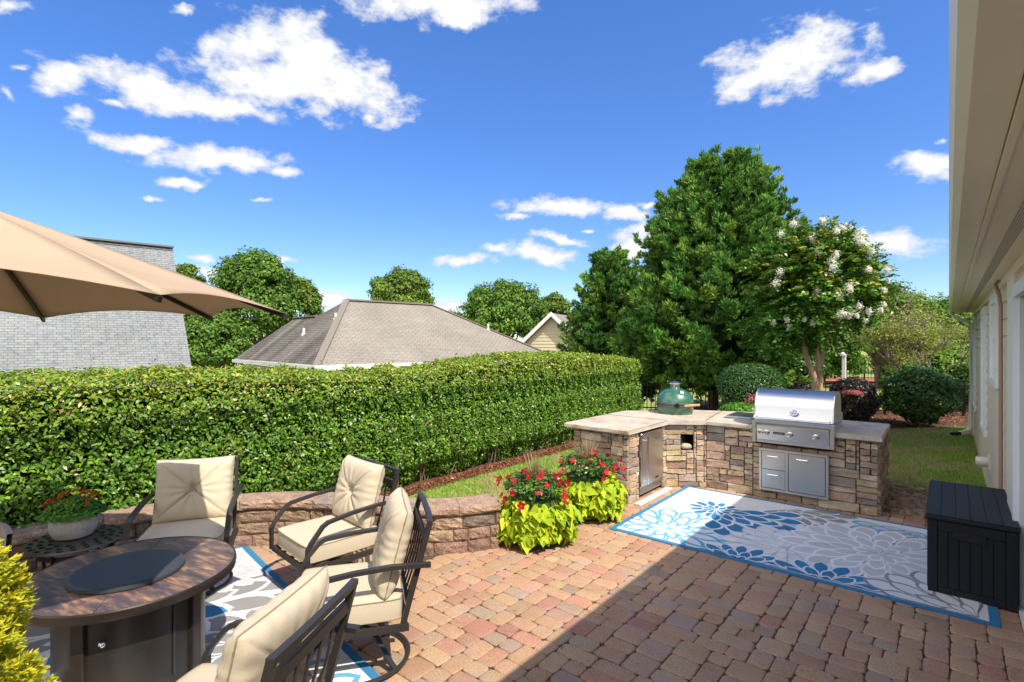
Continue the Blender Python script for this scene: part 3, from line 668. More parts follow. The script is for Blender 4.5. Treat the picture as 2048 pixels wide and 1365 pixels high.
# gas grill
gr = thing('gas_grill', 'large built-in stainless steel gas grill with curved hood and four knobs', 'grill', (-1.44, 6.98, 0))
W2 = .44
mb = MB(); mb.box((-W2, -.028, .69), (-W2 + .045, .03, .93), bev=.004); mb.box((W2 - .045, -.028, .69), (W2, .03, .93), bev=.004)
mb.box((-W2 + .046, -.022, .69), (W2 - .046, .02, .718), bev=.004)
mb.box((-W2, -.030, .925), (W2, .10, .958), bev=.005)
mb.box((-W2 + .046, .005, .719), (W2 - .046, .10, .924)); mb.box((-W2 + .01, .03, .70), (W2 - .01, .62, .945)); mb.build('body', M['steel'], gr)
mb = MB()
def panel(u, v): return (-W2 + .052 + (2 * W2 - .104) * u, -.030 + .022 * (1 - v) * 1 - .0, .728 + .178 * v)
mb.grid(panel, 1, 1); mb.grid(lambda u, v: (-W2 + .052 + (2 * W2 - .104) * u, -.030 + .04 * v, .906), 1, 1); mb.sweep([(-W2 + .052, -.034, .905), (W2 - .052, -.034, .905)], .022, .016)
cp = mb.build('control_panel', M['steel'], gr)
for x in (-.345, -.275, -.015, .255):
    mb = MB(); Mx = Matrix.Translation((x, -.022, .815)) @ Matrix.Rotation(R_(90), 4, 'X')
    mb.lathe([(.034, 0), (.034, .006), (.027, .010), (.024, .03), (.020, .038), (0, .039)], 20, M=Mx); mb.box((-.006, -.024, .036), (.006, .024, .046), M=Mx)
    mb.build('knob', M['chrome'], cp, smooth=True, angle=35)
mb = MB(); mb.box((-.20, -.0285, .805), (-.075, -.020, .832)); npl = mb.build('name_plate', M['dark'], cp)
def text(s, size, mat, parent, loc, rot, name='lettering', ex=.0008, align='CENTER'):
    cu = bpy.data.curves.new(name, 'FONT'); cu.body = s; cu.size = size; cu.extrude = ex; cu.align_x = align; cu.align_y = 'CENTER'
    tmp = bpy.data.objects.new(name + '_tmp', cu); col.objects.link(tmp)
    dg = bpy.context.evaluated_depsgraph_get(); me = bpy.data.meshes.new_from_object(tmp.evaluated_get(dg)); me.name = name
    bpy.data.objects.remove(tmp, do_unlink=True); me.materials.clear(); me.materials.append(mat)
    o = bpy.data.objects.new(name, me); col.objects.link(o); o.parent = parent; o.location = loc; o.rotation_euler = rot; return o
text('SEDONA', .026, M['chrome'], cp, (-.1375, -.0295, .8185), (R_(90), 0, 0))
# hood: profile in (y,z), swept along x
prof = [(.0, .985), (.012, 1.01), (.045, 1.13), (.085, 1.235), (.12, 1.285), (.17, 1.315), (.24, 1.33), (.40, 1.325), (.50, 1.28), (.55, 1.18), (.56, .97)]
def hoodmesh(mb, x0, x1, th=.012):
    k = len(prof); 
    ou = [(y, z) for y, z in prof]
    vs = [(x0, y, z) for y, z in ou] + [(x1, y, z) for y, z in ou]
    mb.add(vs, [[i, k + i, k + i + 1, i + 1] for i in range(k - 1)])
mb = MB(); hoodmesh(mb, -.415, .415); hd = mb.build('hood', M['steel'], gr, smooth=True, angle=30)
mb = MB(); k = len(prof)
for x in (-.415, .415):
    for s_x in (0,):
        sg = 1 if x > 0 else -1
        vs = [(x, y, z) for y, z in prof] + [(x + sg * .012, y + (-.006 if i < 3 else 0), z + (.006 if 2 < i < 9 else 0)) for i, (y, z) in enumerate(prof)]
        mb.add(vs, [[i, i + 1, k + i + 1, k + i] for i in range(k - 1)] + [[k + i for i in range(k)], [i for i in range(k)]])
mb.build('side_panel', M['steel'], hd)
mb = MB(); mb.sweep([(-.40, -.05, .99), (.40, -.05, .99)], .026, n=12, up=(0, 0, 1))
for x in (-.39, .39): mb.sweep([(x, -.055, .99), (x, .02, 1.0)], .024, n=8)
mb.build('handle', M['chrome'], hd, smooth=True, angle=40)
mb = MB(); Mx = Matrix.Translation((.02, .021, 1.068)) @ Matrix.Rotation(R_(74), 4, 'X')
mb.lathe([(.050, 0), (.050, .010), (.040, .014), (.036, .009), (0, .009)], 28, M=Mx, fn=lambda a, z: 1 / math.sqrt(math.cos(a) ** 2 + (math.sin(a) / .72) ** 2)); gz = mb.build('emblem', M['chrome'], hd, smooth=True, angle=30)
mb = MB(); mb.sweep([Mx @ Vector(p) for p in ((-.022, -.010, .011), (-.008, .010, .011), (.006, -.008, .011), (.022, .010, .011))], .007, .004); mb.build('emblem_mark', M['greymet'], gz)
mb = MB(); mb.box((-.43, .02, .956), (.43, .58, .975)); mb.box((-.40, .50, .975), (.44, .60, 1.06), bev=.005); mb.build('rear_shelf', M['steel'], gr)

# access drawers
cb = thing('drawer_cabinet', 'stainless steel access unit with two drawers and one tall door below the grill', 'cabinet', (-1.44, 6.99, 0))
mb = MB(); x0, x1, z0, z1 = -.37, .375, .105, .615; f = .028
for lo, hi in (((x0, 0, z0), (x1, .03, z0 + f)), ((x0, 0, z1 - f), (x1, .03, z1)), ((x0, .0005, z0 + f), (x0 + f, .03, z1 - f)), ((x1 - f, .0005, z0 + f), (x1, .03, z1 - f)), ((-.075, .0005, z0 + f), (-.045, .03, z1 - f))): mb.box(lo, hi)
mb.build('frame', M['steel'], cb)
mb = MB(); mb.box((x0 + f, .022, z0 + f), (x1 - f, .06, z1 - f)); mb.build('recess', M['dark'], cb)
def hnd(mb, xc, z, y=-.0):
    mb.sweep([(xc - .065, y, z), (xc - .055, y - .035, z - .003), (xc + .055, y - .035, z - .003), (xc + .065, y, z)], .017, .013, n=8)
for nm, a, b, c, d in (('drawer', x0 + f + .004, -.079, .365, z1 - f - .004), ('drawer', x0 + f + .004, -.079, z0 + f + .004, .360), ('cabinet_door', -.041, x1 - f - .008, z0 + f + .004, z1 - f - .004)):
    mb = MB(); mb.box((a, .004, c), (b, .02, d), bev=.003); o_ = mb.build(nm, M['steel'], cb)
    mb = MB(); hnd(mb, (a + b) / 2 - (.04 if nm == 'cabinet_door' else 0), d - .05, .004); mb.build('handle', M['chrome'], o_, smooth=True, angle=40)

# side burner lid
mb = MB(); sb_ = thing('side_burner', 'flat square stainless side burner cover on the counter between cooker and grill', 'side burner', (-2.17, 7.62, TOPZ))
mb.box((-.19, -.27, 0), (.19, .27, .012), bev=.003); mb.build('rim', M['steel'], sb_)
mb = MB(); mb.box((-.165, -.245, .012), (.165, .245, .04), bev=.008); mb.build('cover', M['steel'], sb_)

# kamado cooker
eg = thing('kamado_cooker', 'green dimpled ceramic egg-shaped charcoal cooker with metal chimney cap sunk in the counter', 'charcoal cooker', (-3.07, 7.45, TOPZ), R_(28))
mb = MB(); mb.lathe([(.235, -.12), (.238, .0), (.25, .04), (.258, .09), (.258, .108)], 44); mb.build('bowl', M['egg'], eg, smooth=True, angle=40)
mb = MB(); mb.lathe([(.262, .165), (.260, .178), (.250, .215), (.228, .265), (.19, .31), (.14, .342), (.09, .356), (.075, .362), (.07, .37)], 44); mb.build('dome', M['egg'], eg, smooth=True, angle=40)
mb = MB(); mb.lathe([(.262, .108), (.266, .112), (.266, .132), (.256, .134), (.256, .142), (.266, .144), (.266, .162), (.262, .166)], 44); mb.build('band', M['greymet'], eg, smooth=True, angle=30)
mb = MB(); mb.box((-.03, -.295, .115), (.03, -.262, .16), bev=.004); mb.box((-.012, -.31, .10), (.012, -.29, .175)); mb.build('latch', M['blackmet'], eg)
mb = MB(); mb.sweep([(.10, -.262, .14), (.12, -.305, .14)], .012); mb.sweep([(.24, -.10, .14), (.30, -.14, .14)], .012); mb.build('handle_bracket', M['blackmet'], eg)
mb = MB(); mb.sweep([(.095, -.312, .14), (.315, -.145, .14)], .026, .034, n=10); mb.build('wooden_handle', M['wood'], eg, smooth=True, angle=40)
mb = MB(); mb.lathe([(.066, .362), (.066, .385), (.060, .388), (.060, .425)], 24)
for j in range(8):
    a = j * math.pi / 4; mb.box((.058, -.010, .388), (.064, .010, .425), M=Matrix.Rotation(a, 4, 'Z'))
mb.lathe([(.090, .425), (.088, .432), (.05, .452), (.02, .462), (0, .464)], 24); mb.build('chimney_cap', M['steel'], eg, smooth=True, angle=30)
mb = MB(); Mx = Matrix.Rotation(R_(22), 4, 'Z') @ Matrix.Translation((.0, -.200, .312)) @ Matrix.Rotation(R_(50), 4, 'X'); mb.lathe([(.027, 0), (.027, .008), (.022, .010), (0, .010)], 20, M=Mx); mb.build('thermometer', M['white'], eg)

# ================================================================== RUGS
BLUE, LBLUE, WHITE, GREY, LGREY = (.045, .20, .37), (.13, .37, .54), (.70, .705, .705), (.29, .285, .275), (.56, .56, .56)
def clip_poly(poly, x0, x1, y0, y1):
    for ax, lim, sg in ((0, x0, 1), (0, x1, -1), (1, y0, 1), (1, y1, -1)):
        out = []
        for i in range(len(poly)):
            a, b = poly[i - 1], poly[i]; ia = (a[ax] - lim) * sg >= 0; ib = (b[ax] - lim) * sg >= 0
            if ia != ib:
                t = (lim - a[ax]) / (b[ax] - a[ax]); out.append((a[0] + (b[0] - a[0]) * t, a[1] + (b[1] - a[1]) * t))
            if ib: out.append(b)
        poly = out
        if len(poly) < 3: return None
    return poly
def rug(name, label, W, H, loc, rz, flowers, border=.055, seed=1):
    mb = MB(); rr = random.Random(seed)
    mb.box((0, 0, .0), (W, H, .006), 0, BLUE); z = .0062
    mb.add([(border, border, z), (W - border, border, z), (W - border, H - border, z), (border, H - border, z)], [[0, 1, 2, 3]], 0, WHITE)
    def poly(pts):
        q = clip_poly(pts, border, W - border, border, H - border); return q
    for (cx, cy, R, fill, line, a0, a1, ndisc, rings) in flowers:
        z += .0003
        if False:
            pts = [(cx, cy)] if a1 - a0 < 359 else []
            for i in range(49):
                a = R_(a0 + (a1 - a0) * i / 48); r = R * (1.0 + .03 * math.sin(i * 2.1)); pts.append((cx + r * math.cos(a), cy + r * math.sin(a)))
            q = poly(pts)
            if q: mb.add([(x, y, z) for x, y in q], [list(range(len(q)))], 0, line)
        # rings of petals, outer ones first; each petal is edged in the line colour
        full = a1 - a0 > 359
        for k in range(rings, 0, -1):
            r1 = R * (k / rings) ** .88; r0 = R * max(0, (k - 2.2) / rings)
            n360 = 9 + 2.6 * (k - 1); npet = max(3, int(round(n360 * (a1 - a0) / 360))); st_ = (a1 - a0) / npet
            for layer, (ww, c_) in enumerate(((.995, line), (.66 if line == LBLUE else .76, fill))):
                z += .00006; q_ = random.Random(seed * 100 + k)
                for j in range(npet):
                    a = a0 + st_ * (j + (.5 if k % 2 else 0.)) + (st_ * .25 if not full else 0); aw = st_ * .5 * ww
                    rr1 = r1 * q_.uniform(.93, 1.04); v = q_.uniform(.94, 1.05); tr = (R * (.045 if line == LBLUE else .028) if layer else 0)
                    L_, Rr = [], []
                    for t, w in ((0, .12), (.2, .45), (.42, .85), (.6, 1), (.76, .86), (.88, .55)):
                        r = r0 + tr + (rr1 - tr * 1.4 - r0 - tr) * t; L_.append((r, a - aw * w)); Rr.append((r, a + aw * w))
                    pp = L_ + [(rr1 - tr * 1.3, a)] + Rr[::-1]
                    q = poly([(cx + r * math.cos(R_(b)), cy + r * math.sin(R_(b))) for r, b in pp])
                    if q: mb.add([(x, y, z) for x, y in q], [list(range(len(q)))], 0, tuple(c * v for c in c_))
    mb.v = [(x + .006 * math.sin(y * 5 + seed), y + .006 * math.sin(x * 4.1 + seed * 2), zz) for x, y, zz in mb.v]
    o = mb.build(name, M['rugc']); o.location = loc; o.rotation_euler = (0, 0, rz); tag(o, label, 'rug')
    return o
# main rug: lower-left corner (X -2.69, Y 4.83), 2.96 x 2.08
RX, RY = -2.69, 4.83
F = lambda x, y: (x - RX, y - RY)
# keep every stacked layer strictly above the previous one
rug('outdoor_rug', 'large white outdoor rug with blue and grey flower bursts in front of the island', 2.96, 2.08, (RX, RY, .003), 0, [
    (*F(-2.20, 5.20), .72, WHITE, LBLUE, 0, 360, 1, 3),
    (*F(-.22, 6.70), .62, LGREY, LBLUE, 180, 330, 1, 4),
    (*F(-1.43, 6.66), .70, GREY, WHITE, 235, 390, 1, 4),
    (*F(-2.05, 6.13), .32, BLUE, WHITE, 0, 360, 1, 2),
    (*F(-2.05, 6.13), .92, BLUE, WHITE, -80, 30, 1, 5),
    (*F(-1.02, 4.98), .75, BLUE, WHITE, -10, 60, 1, 5),
    (*F(-1.28, 5.02), .45, BLUE, WHITE, 175, 260, 1, 4),
    (*F(-1.15, 5.40), .58, (.70, .70, .69), (.60, .60, .59), 0, 360, 1, 4),
    (*F(-.48, 5.79), .80, LGREY, (.78, .78, .78), 0, 360, 1, 4),
    (*F(-1.42, 4.80), .42, BLUE, WHITE, 10, 175, 1, 3),
    (*F(-.78, 4.78), .48, BLUE, WHITE, 10, 175, 1, 3),
    (*F(.16, 4.88), .75, WHITE, GREY, 90, 180, 1, 4),
], seed=3)
a2 = math.atan2(-.155, 1)
rug('fire_pit_rug', 'white and blue flower patterned outdoor rug under the round fire pit table', 3.05, 2.1, (-5.12 + 2.1 * math.sin(a2), 2.27 - 2.1 * math.cos(a2), .003), a2, [
    (.95, 1.2, 1.08, GREY, WHITE, 0, 360, 1, 4),
    (.85, 1.15, .66, BLUE, WHITE, -60, 75, 1, 2),
    (1.75, .62, .40, WHITE, LBLUE, 0, 360, 1, 3),
    (1.85, 1.75, .5, GREY, WHITE, 150, 330, 1, 4),
    (.45, 1.7, .5, LGREY, WHITE, 0, 360, 1, 4),
    (2.5, 1.3, .7, WHITE, LBLUE, 0, 360, 1, 4),
], seed=8)

# ================================================================== FIRE PIT TABLE
TX, TY = -3.60, .96
ft = thing('fire_pit_table', 'round fire pit table with brown slate tile top, black lid and dark bronze drum base', 'fire pit table', (TX, TY, 0), R_(12))
def tabletop_mat():
    m = bpy.data.materials.new('slate_tile_top'); m.use_nodes = True; nt = m.node_tree; L = nt.links.new; N = nt.nodes.new
    b = nt.nodes['Principled BSDF']; b.inputs['Roughness'].default_value = .36; b.inputs['Specular IOR Level'].default_value = .5
    tc = N('ShaderNodeTexCoord'); at = N('ShaderNodeAttribute'); at.attribute_name = 'Col'
    ad = N('ShaderNodeVectorMath'); ad.operation = 'MULTIPLY_ADD'; L(at.outputs['Color'], ad.inputs[0]); ad.inputs[1].default_value = (9, 7, 5); L(tc.outputs['Object'], ad.inputs[2])
    mp = N('ShaderNodeMapping'); mp.inputs['Scale'].default_value = (1.4, 5.5, 1); mp.inputs['Rotation'].default_value = (0, 0, .5); L(ad.outputs[0], mp.inputs[0])
    n = N('ShaderNodeTexNoise'); n.inputs['Scale'].default_value = 3.2; n.inputs['Detail'].default_value = 9; n.inputs['Roughness'].default_value = .68; L(mp.outputs[0], n.inputs['Vector'])
    r = N('ShaderNodeValToRGB'); L(n.outputs['Fac'], r.inputs[0]); e = r.color_ramp.elements
    e[0].position = .36; e[0].color = (.05, .04, .045, 1); e[1].position = .68; e[1].color = (.50, .29, .14, 1)  # rusty slate tones; the warm streaks also paint dappled sunlight
    q = e.new(.50); q.color = (.11, .075, .07, 1); q = e.new(.585); q.color = (.27, .15, .085, 1)
    L(r.outputs[0], b.inputs['Base Color']); bp = N('ShaderNodeBump'); bp.inputs['Distance'].default_value = .002; L(n.outputs['Fac'], bp.inputs['Height']); L(bp.outputs[0], b.inputs['Normal'])
    return m
mb = MB(); NT = 8
for k in range(NT):
    a0, a1 = k * 360 / NT + .2, (k + 1) * 360 / NT - .2; g = []
    for i in range(9): a = R_(a0 + (a1 - a0) * i / 8); g.append((.512 * math.cos(a), .512 * math.sin(a)))
    for i in range(9): a = R_(a1 + (a0 - a1) * i / 8); g.append((.255 * math.cos(a), .255 * math.sin(a)))
    mb.prism(g, .60, .6215, 0, (random.random(), random.random(), random.random()))
mb.build('tile_top', tabletop_mat(), ft)
mb = MB(); mb.lathe([(.20, .568), (.50, .568), (.522, .575), (.526, .60), (.524, .618), (.518, .624), (.5125, .623), (.512, .612), (.256, .612)], 72); mb.build('rim', M['tabledk'], ft, smooth=True, angle=35)
mb = MB(); mb.lathe([(.264, .6230), (.274, .628), (.273, .642), (.256, .651), (0, .651)], 56, (.012, -.03, 0)); mb.build('lid', M['lid'], ft, smooth=True, angle=25)
mb = MB(); mb.lathe([(.355, .03), (.358, .05), (.358, .568)], 64); mb.build('drum', M['tabledk'], ft, smooth=True, angle=40)
for k in range(4):
    a = R_(25 + 90 * k); mb = MB(); mb.box((.345, -.035, .0), (.378, .035, .569), bev=.004, M=Matrix.Rotation(a, 4, 'Z')); mb.build('leg', M['tabledk'], ft)
    mb = MB()
    for i in range(7):
        b = a + R_(12 + 66 * i / 6 + 0); 
    pts = [(.362 * math.cos(a + R_(9 + 72 * i / 10)), .362 * math.sin(a + R_(9 + 72 * i / 10)), .05) for i in range(11)]
    pts2 = [(p[0], p[1], .545) for p in pts]
    mb.sweep(pts, .006, .012); mb.build('panel_trim', M['tabledk'], ft); mb = MB(); mb.sweep(pts2, .006, .012); mb.build('panel_trim', M['tabledk'], ft)
# door knob and hinge on the panel facing the camera
aim = math.atan2(-TY, -TX) - R_(12)
dk = MB(); a = math.atan2(-.93, .36)
fdir = Vector((math.cos(aim + R_(-20)), math.sin(aim + R_(-20)), 0)); dk.lathe([(.012, 0), (.018, .012), (.014, .024), (0, .027)], 14, M=Matrix.Translation(fdir * .358 + Vector((0, 0, .40))) @ fdir.to_track_quat('Z', 'Y').to_matrix().to_4x4())
dk.build('door_knob', M['chrome'], ft, smooth=True)
hx = Vector((math.cos(aim + R_(30)), math.sin(aim + R_(30)), 0)) * .364; dk = MB(); dk.sweep([(hx.x, hx.y, .12), (hx.x, hx.y, .52)], .012, n=8, up=(1, 0, 0)); dk.build('door_hinge', M['bronze'], ft)

# ================================================================== CHAIRS
def pillow(mb, w, h, t, M_, nu=26, nv=26, tuft=True, seedp=1, mi=0):
    """tufted cushion: x across, z up, y thickness"""
    rr = np.random.default_rng(seedp)
    ph = rr.uniform(0, 6, 6)
    def th(u, v):
        a, b = abs(2 * u - 1), abs(2 * v - 1)
        e = (1 - a ** 5) * (1 - b ** 5); T = t / 2 * e ** .42
        d = math.hypot((u - .5) * w, (v - .5) * h)
        if tuft:
            T -= t * .30 * math.exp(-(d / .035) ** 2) + t * .07 * math.exp(-(d / .11) ** 2)
            s1 = abs((u - .5) - (v - .5)); s2 = abs((u - .5) + (v - .5)); sm = min(s1, s2)
            T -= t * .075 * math.exp(-(sm / .018) ** 2) * (1 - min(1, max(a, b)) ** 6)
            T += t * .05 * math.exp(-(d / .16) ** 2) * math.sin(math.atan2(v - .5, u - .5) * 13 + ph[0])
        # gathers at the edges
        T += t * .035 * math.sin(v * 46 + ph[1] + 2 * math.sin(v * 11)) * a ** 6 * (1 - b ** 8) + t * .03 * math.sin(u * 40 + ph[2]) * b ** 8 * (1 - a ** 8)
        return max(T, .002)
    def pos(u, v):
        # corners pulled in slightly, sides bow
        x = (u - .5) * w * (1 - .05 * (1 - abs(2 * v - 1) ** 2) * 0 - .03 * (abs(2 * v - 1) ** 4 * (1 - abs(2 * u - 1)))); z = (v - .5) * h
        bowx = 1 - .03 * (1 - (2 * v - 1) ** 2); bowz = 1 - .035 * (1 - (2 * u - 1) ** 2)
        return x * bowx, z * bowz
    cl = lambda k, n_: .5 - .5 * math.cos(math.pi * k) if False else k
    warp = lambda q: .5 + .5 * math.sin((q - .5) * math.pi) * (.35) + (q - .5) * .65
    def front(u, v):
        u, v = warp(u), warp(v); x, z = pos(u, v); return M_ @ Vector((x, -th(u, v), z))
    def back(u, v):
        u, v = warp(u), warp(v); x, z = pos(u, v); return M_ @ Vector((x, th(u, v) * .8, z))
    mb.grid(front, nu, nv, mi); mb.grid(back, nu, nv, mi, flip=True)
    loop = []
    for i in range(15): u = warp(i / 14); loop.append((u, 0))
    for i in range(1, 15): loop.append((1, warp(i / 14)))
    for i in range(1, 15): loop.append((warp(1 - i / 14), 1))
    for i in range(1, 14): loop.append((0, warp(1 - i / 14)))
    return [M_ @ Vector((pos(u, v)[0], 0, pos(u, v)[1])) for u, v in loop]
def seams(Mx, parent):
    mb = MB()
    for s in (1, -1):
        pts = [Mx @ Vector((q * .262, SEAM(q), s * q * .228)) for q in np.linspace(-.93, .93, 41)]
        mb.sweep(pts, .0035, n=4, up=(0, 1, 0))
    mb.build('seam', M['piping'], parent)
def SEAM(q):
    # the cushion's own thickness along its diagonal
    a = abs(q) * .95; e = (1 - a ** 5) ** 2; t = .18; T = t / 2 * e ** .42; d = abs(q) * .347
    T -= t * .30 * math.exp(-(d / .035) ** 2) + t * .07 * math.exp(-(d / .11) ** 2) + t * .075 * (1 - a ** 6)
    return -max(T, .002) - .0005
def make_chair():
    """front of the chair faces local -y"""
    c = thing('swivel_chair', 'beige', 'chair', (0, 0, 0), 0, 'cushioned swivel chairs around the fire pit table')
    # seat cushion: rounded box
    mb = MB(); w, d0, d1, z0, z1 = .285, -.34, .25, .335, .47
    nu = 18
    def seat_top(u, v, sgn=1):
        x = (u - .5) * 2; y = (v - .5) * 2
        ed = (1 - abs(x) ** 8) * (1 - abs(y) ** 8)
        z = (z0 + z1) / 2 + sgn * ((z1 - z0) / 2 - .012 * (1 - ed ** .5)) + (sgn * .014 * (1 - x * x) * (1 - y * y) if sgn > 0 else 0)
        sx = math.copysign(abs(x) ** .8, x); sy = math.copysign(abs(y) ** .8, y)
        rr = 1 - .035 * (abs(x) ** 4) * (abs(y) ** 4) * 1.6
        return (sx * w * rr, (d0 + d1) / 2 + sy * (d1 - d0) / 2 * rr, z)
    mb.grid(lambda u, v: seat_top(u, v, 1), nu, nu); mb.grid(lambda u, v: seat_top(u, v, -1), nu, nu, flip=True)
    per = [(i / nu, 0) for i in range(nu)] + [(1, i / nu) for i in range(nu)] + [(1 - i / nu, 1) for i in range(nu)] + [(0, 1 - i / nu) for i in range(nu)]
    k = len(per); rings = []
    for lev in range(4):
        t = lev / 3; bulge = 1 + .012 * math.sin(math.pi * t)
        for (u, v) in per:
            a = Vector(seat_top(u, v, -1)); b = Vector(seat_top(u, v, 1)); p = a.lerp(b, t); cy = (d0 + d1) / 2
            rings.append((p.x * bulge, cy + (p.y - cy) * bulge, p.z))
    mb.add(rings, [[l * k + i, l * k + (i + 1) % k, (l + 1) * k + (i + 1) % k, (l + 1) * k + i] for l in range(3) for i in range(k)])
    seat = mb.build('seat_cushion', M['cushion'], c, smooth=True, angle=55)
    mb = MB()
    for sgn in (1, -1): 
        pts = [Vector(seat_top(u, v, sgn)) for u, v in per]; cy = (d0 + d1) / 2
        mb.sweep([(p.x * 1.004, cy + (p.y - cy) * 1.004, p.z) for p in pts], .008, n=5, closed=True)
    mb.build('piping', M['piping'], seat, smooth=True)
    # back cushion
    lean = R_(-15)
    Mx = Matrix.Translation((0, .185, .475)) @ Matrix.Rotation(lean, 4, 'X') @ Matrix.Translation((0, -.035, .225))
    mb = MB(); loop = pillow(mb, .57, .50, .18, Mx, 48, 48); bc_ = mb.build('back_cushion', M['cushion'], c, smooth=True)
    mb = MB(); mb.sweep(loop, .008, n=5, closed=True, up=(0, 1, .3)); mb.build('piping', M['piping'], bc_, smooth=True)
    seams(Mx, bc_)
    # back frame
    B = lambda x, y, z: Matrix.Translation((0, .245, .30)) @ Matrix.Rotation(lean, 4, 'X') @ Vector((x, y, z))
    top = .60
    mb = MB()
    for x in (-.285, .285): mb.sweep([B(x, 0, -.02), B(x, 0, top)], .026, .03, up=(0, 1, 0))
    mb.sweep([B(-.298, 0, top), B(-.15, .008, top + .006), B(.15, .008, top + .006), B(.298, 0, top)], .03, .024)
    mb.sweep([B(-.28, 0, .12), B(.28, 0, .12)], .02, .03)
    mb.sweep([B(-.28, 0, .50), B(.28, 0, .50)], .02, .05)
    for x in (-.17, -.085, 0, .085, .17): mb.sweep([B(x, 0, .12), B(x, .012, .32), B(x, 0, .50)], .014, .010, up=(0, 1, 0))
    mb.build('back_frame', M['bronze'], c)
    # seat frame
    mb = MB()
    mb.sweep([(-.30, -.345, .305), (.30, -.345, .305)], .03, .03); mb.sweep([(-.30, .26, .305), (.30, .26, .305)], .03, .03)
    for x in (-.30, .30): mb.sweep([(x, -.345, .306), (x, .28, .306)], .028, .034)
    for x in (-.15, 0, .15): mb.sweep([(x, -.34, .315), (x, .26, .315)], .03, .008)
    mb.build('seat_frame', M['bronze'], c)
    for s in (-1, 1):
        mb = MB(); x = s * .325
        mb.sweep([(x, .40, .655), (x, .18, .662), (x, -.02, .648), (x, -.205, .622), (x, -.245, .600), (x, -.330, .500), (x, -.352, .460), (x, -.354, .295)], .036, .022)
        mb.build('armrest', M['bronze'], c)
    mb = MB(); mb.lathe([(.022, .19), (.022, .29), (.07, .292), (.07, .305)], 16)
    RR = .30
    for k in range(4):
        a = R_(45 + 90 * k); ca, sa = math.cos(a), math.sin(a)
        mb.sweep([(ca * r, sa * r, z) for r, z in ((.02, .205), (.08, .20), (.15, .165), (.22, .09), (.27, .042), (.30, .022))], .030, .016)
    mb.sweep([(RR * math.cos(2 * math.pi * i / 48), RR * math.sin(2 * math.pi * i / 48), .020) for i in range(48)], .026, .026, closed=True, n=8)
    mb.build('swivel_base', M['bronze'], c, smooth=True, angle=40)
    return c
def copy_tree(o, parent=None):
    c = o.copy(); col.objects.link(c); c.parent = parent
    for ch in list(o.children): copy_tree(ch, c)
    return c
proto = make_chair()
chairs = [((-4.616, 1.598), (.854, -.521), 'beige cushioned metal chair facing the camera behind the fire pit table, beside the potted flowers'),
          ((-3.731, 2.323), (-.096, -.995), 'beige cushioned metal chair with its back to the lawn, between two other chairs'),
          ((-2.763, 1.885), (-.575, -.818), 'beige cushioned swivel chair seen side on with its round base ring fully in view'),
          ((-2.19, .885), (-.87, -.493), 'nearest beige cushioned chair seen from behind, showing its slatted metal back')]
for i, ((x, y), (fx, fy), lab) in enumerate(chairs):
    o = proto if i == 0 else copy_tree(proto)
    o.location = (x, y, .0095); o.rotation_euler = (0, 0, math.atan2(fx, -fy)); o['label'] = lab

# ================================================================== SIDE TABLE, PLANTER, BISTRO CHAIR
st = thing('side_table', 'small round dark cast metal side table holding a ribbed pot by the wall', 'side table', (-4.88, .96, 0))
mb = MB(); mb.lathe([(.27, .478), (.295, .482), (.30, .49), (.295, .50), (.28, .498), (.0, .496)], 48); tp = mb.build('table_top', M['greymet'], st, smooth=True, angle=30)
mb = MB()
for r_, n_ in ((.262, 22), (.205, 18), (.15, 12)):
    for k in range(n_):
        a = 2 * math.pi * k / n_; cx, cy = r_ * math.cos(a), r_ * math.sin(a); q = .021
        pts = [(cx + q * t / 9 * math.cos(a + t), cy + q * t / 9 * math.sin(a + t), .4995) for t in np.linspace(1, 9, 10)]
        mb.sweep(pts, .006, .007)
mb.build('scroll_relief', M['tabledk'], tp)
for k in range(4):
    a = R_(45 + 90 * k); ca, sa = math.cos(a), math.sin(a); mb = MB()
    mb.sweep([(.24 * ca, .24 * sa, .482), (.235 * ca, .235 * sa, .40), (.21 * ca, .21 * sa, .2), (.24 * ca, .24 * sa, .0)], .02, n=6, up=(1, 0, 0)); mb.build('leg', M['blackmet'], st)
mb = MB(); mb.sweep([(.22 * math.cos(i * math.pi / 12), .22 * math.sin(i * math.pi / 12), .43) for i in range(24)], .008, .03, closed=True); mb.build('apron_ring', M['blackmet'], st)

pp = thing('flower_pot', 'round ribbed whitewashed bowl planted with orange and red flowers on the side table', 'flower pot', (-4.95, .955, .5005))
pp.scale = (.84, .84, .92)
mb = MB(); mb.lathe([(.105, 0), (.135, .010), (.162, .055), (.170, .11), (.165, .165), (.158, .185), (.145, .18), (.14, .15), (0, .15)], 120, fn=lambda a, z: 1 + (.012 * (1 if math.sin(a * 30) > 0 else -1) if .012 < z < .175 else 0)); mb.build('bowl', M['pot'], pp, smooth=True, angle=30)
n = 1500; r2 = np.random.default_rng(3); th = r2.uniform(0, 6.28, n); rad = np.sqrt(r2.random(n)) * .235; hz = .19 + .12 * (1 - (rad / .24) ** 2) * r2.random(n) ** .5
pos = np.stack([rad * np.cos(th), rad * np.sin(th) , hz - .01 * (rad > .17)], 1); nr = unit(pos - np.array([0, 0, -.1])) + r2.normal(size=(n, 3)) * .4
quads('foliage', leaf_quads(pos, nr, r2.uniform(.03, .055, n), r2.uniform(.016, .026, n)), vary((.11, .28, .035), n, .3), M['leafdull'], pp)
Vs, Cs = [], []
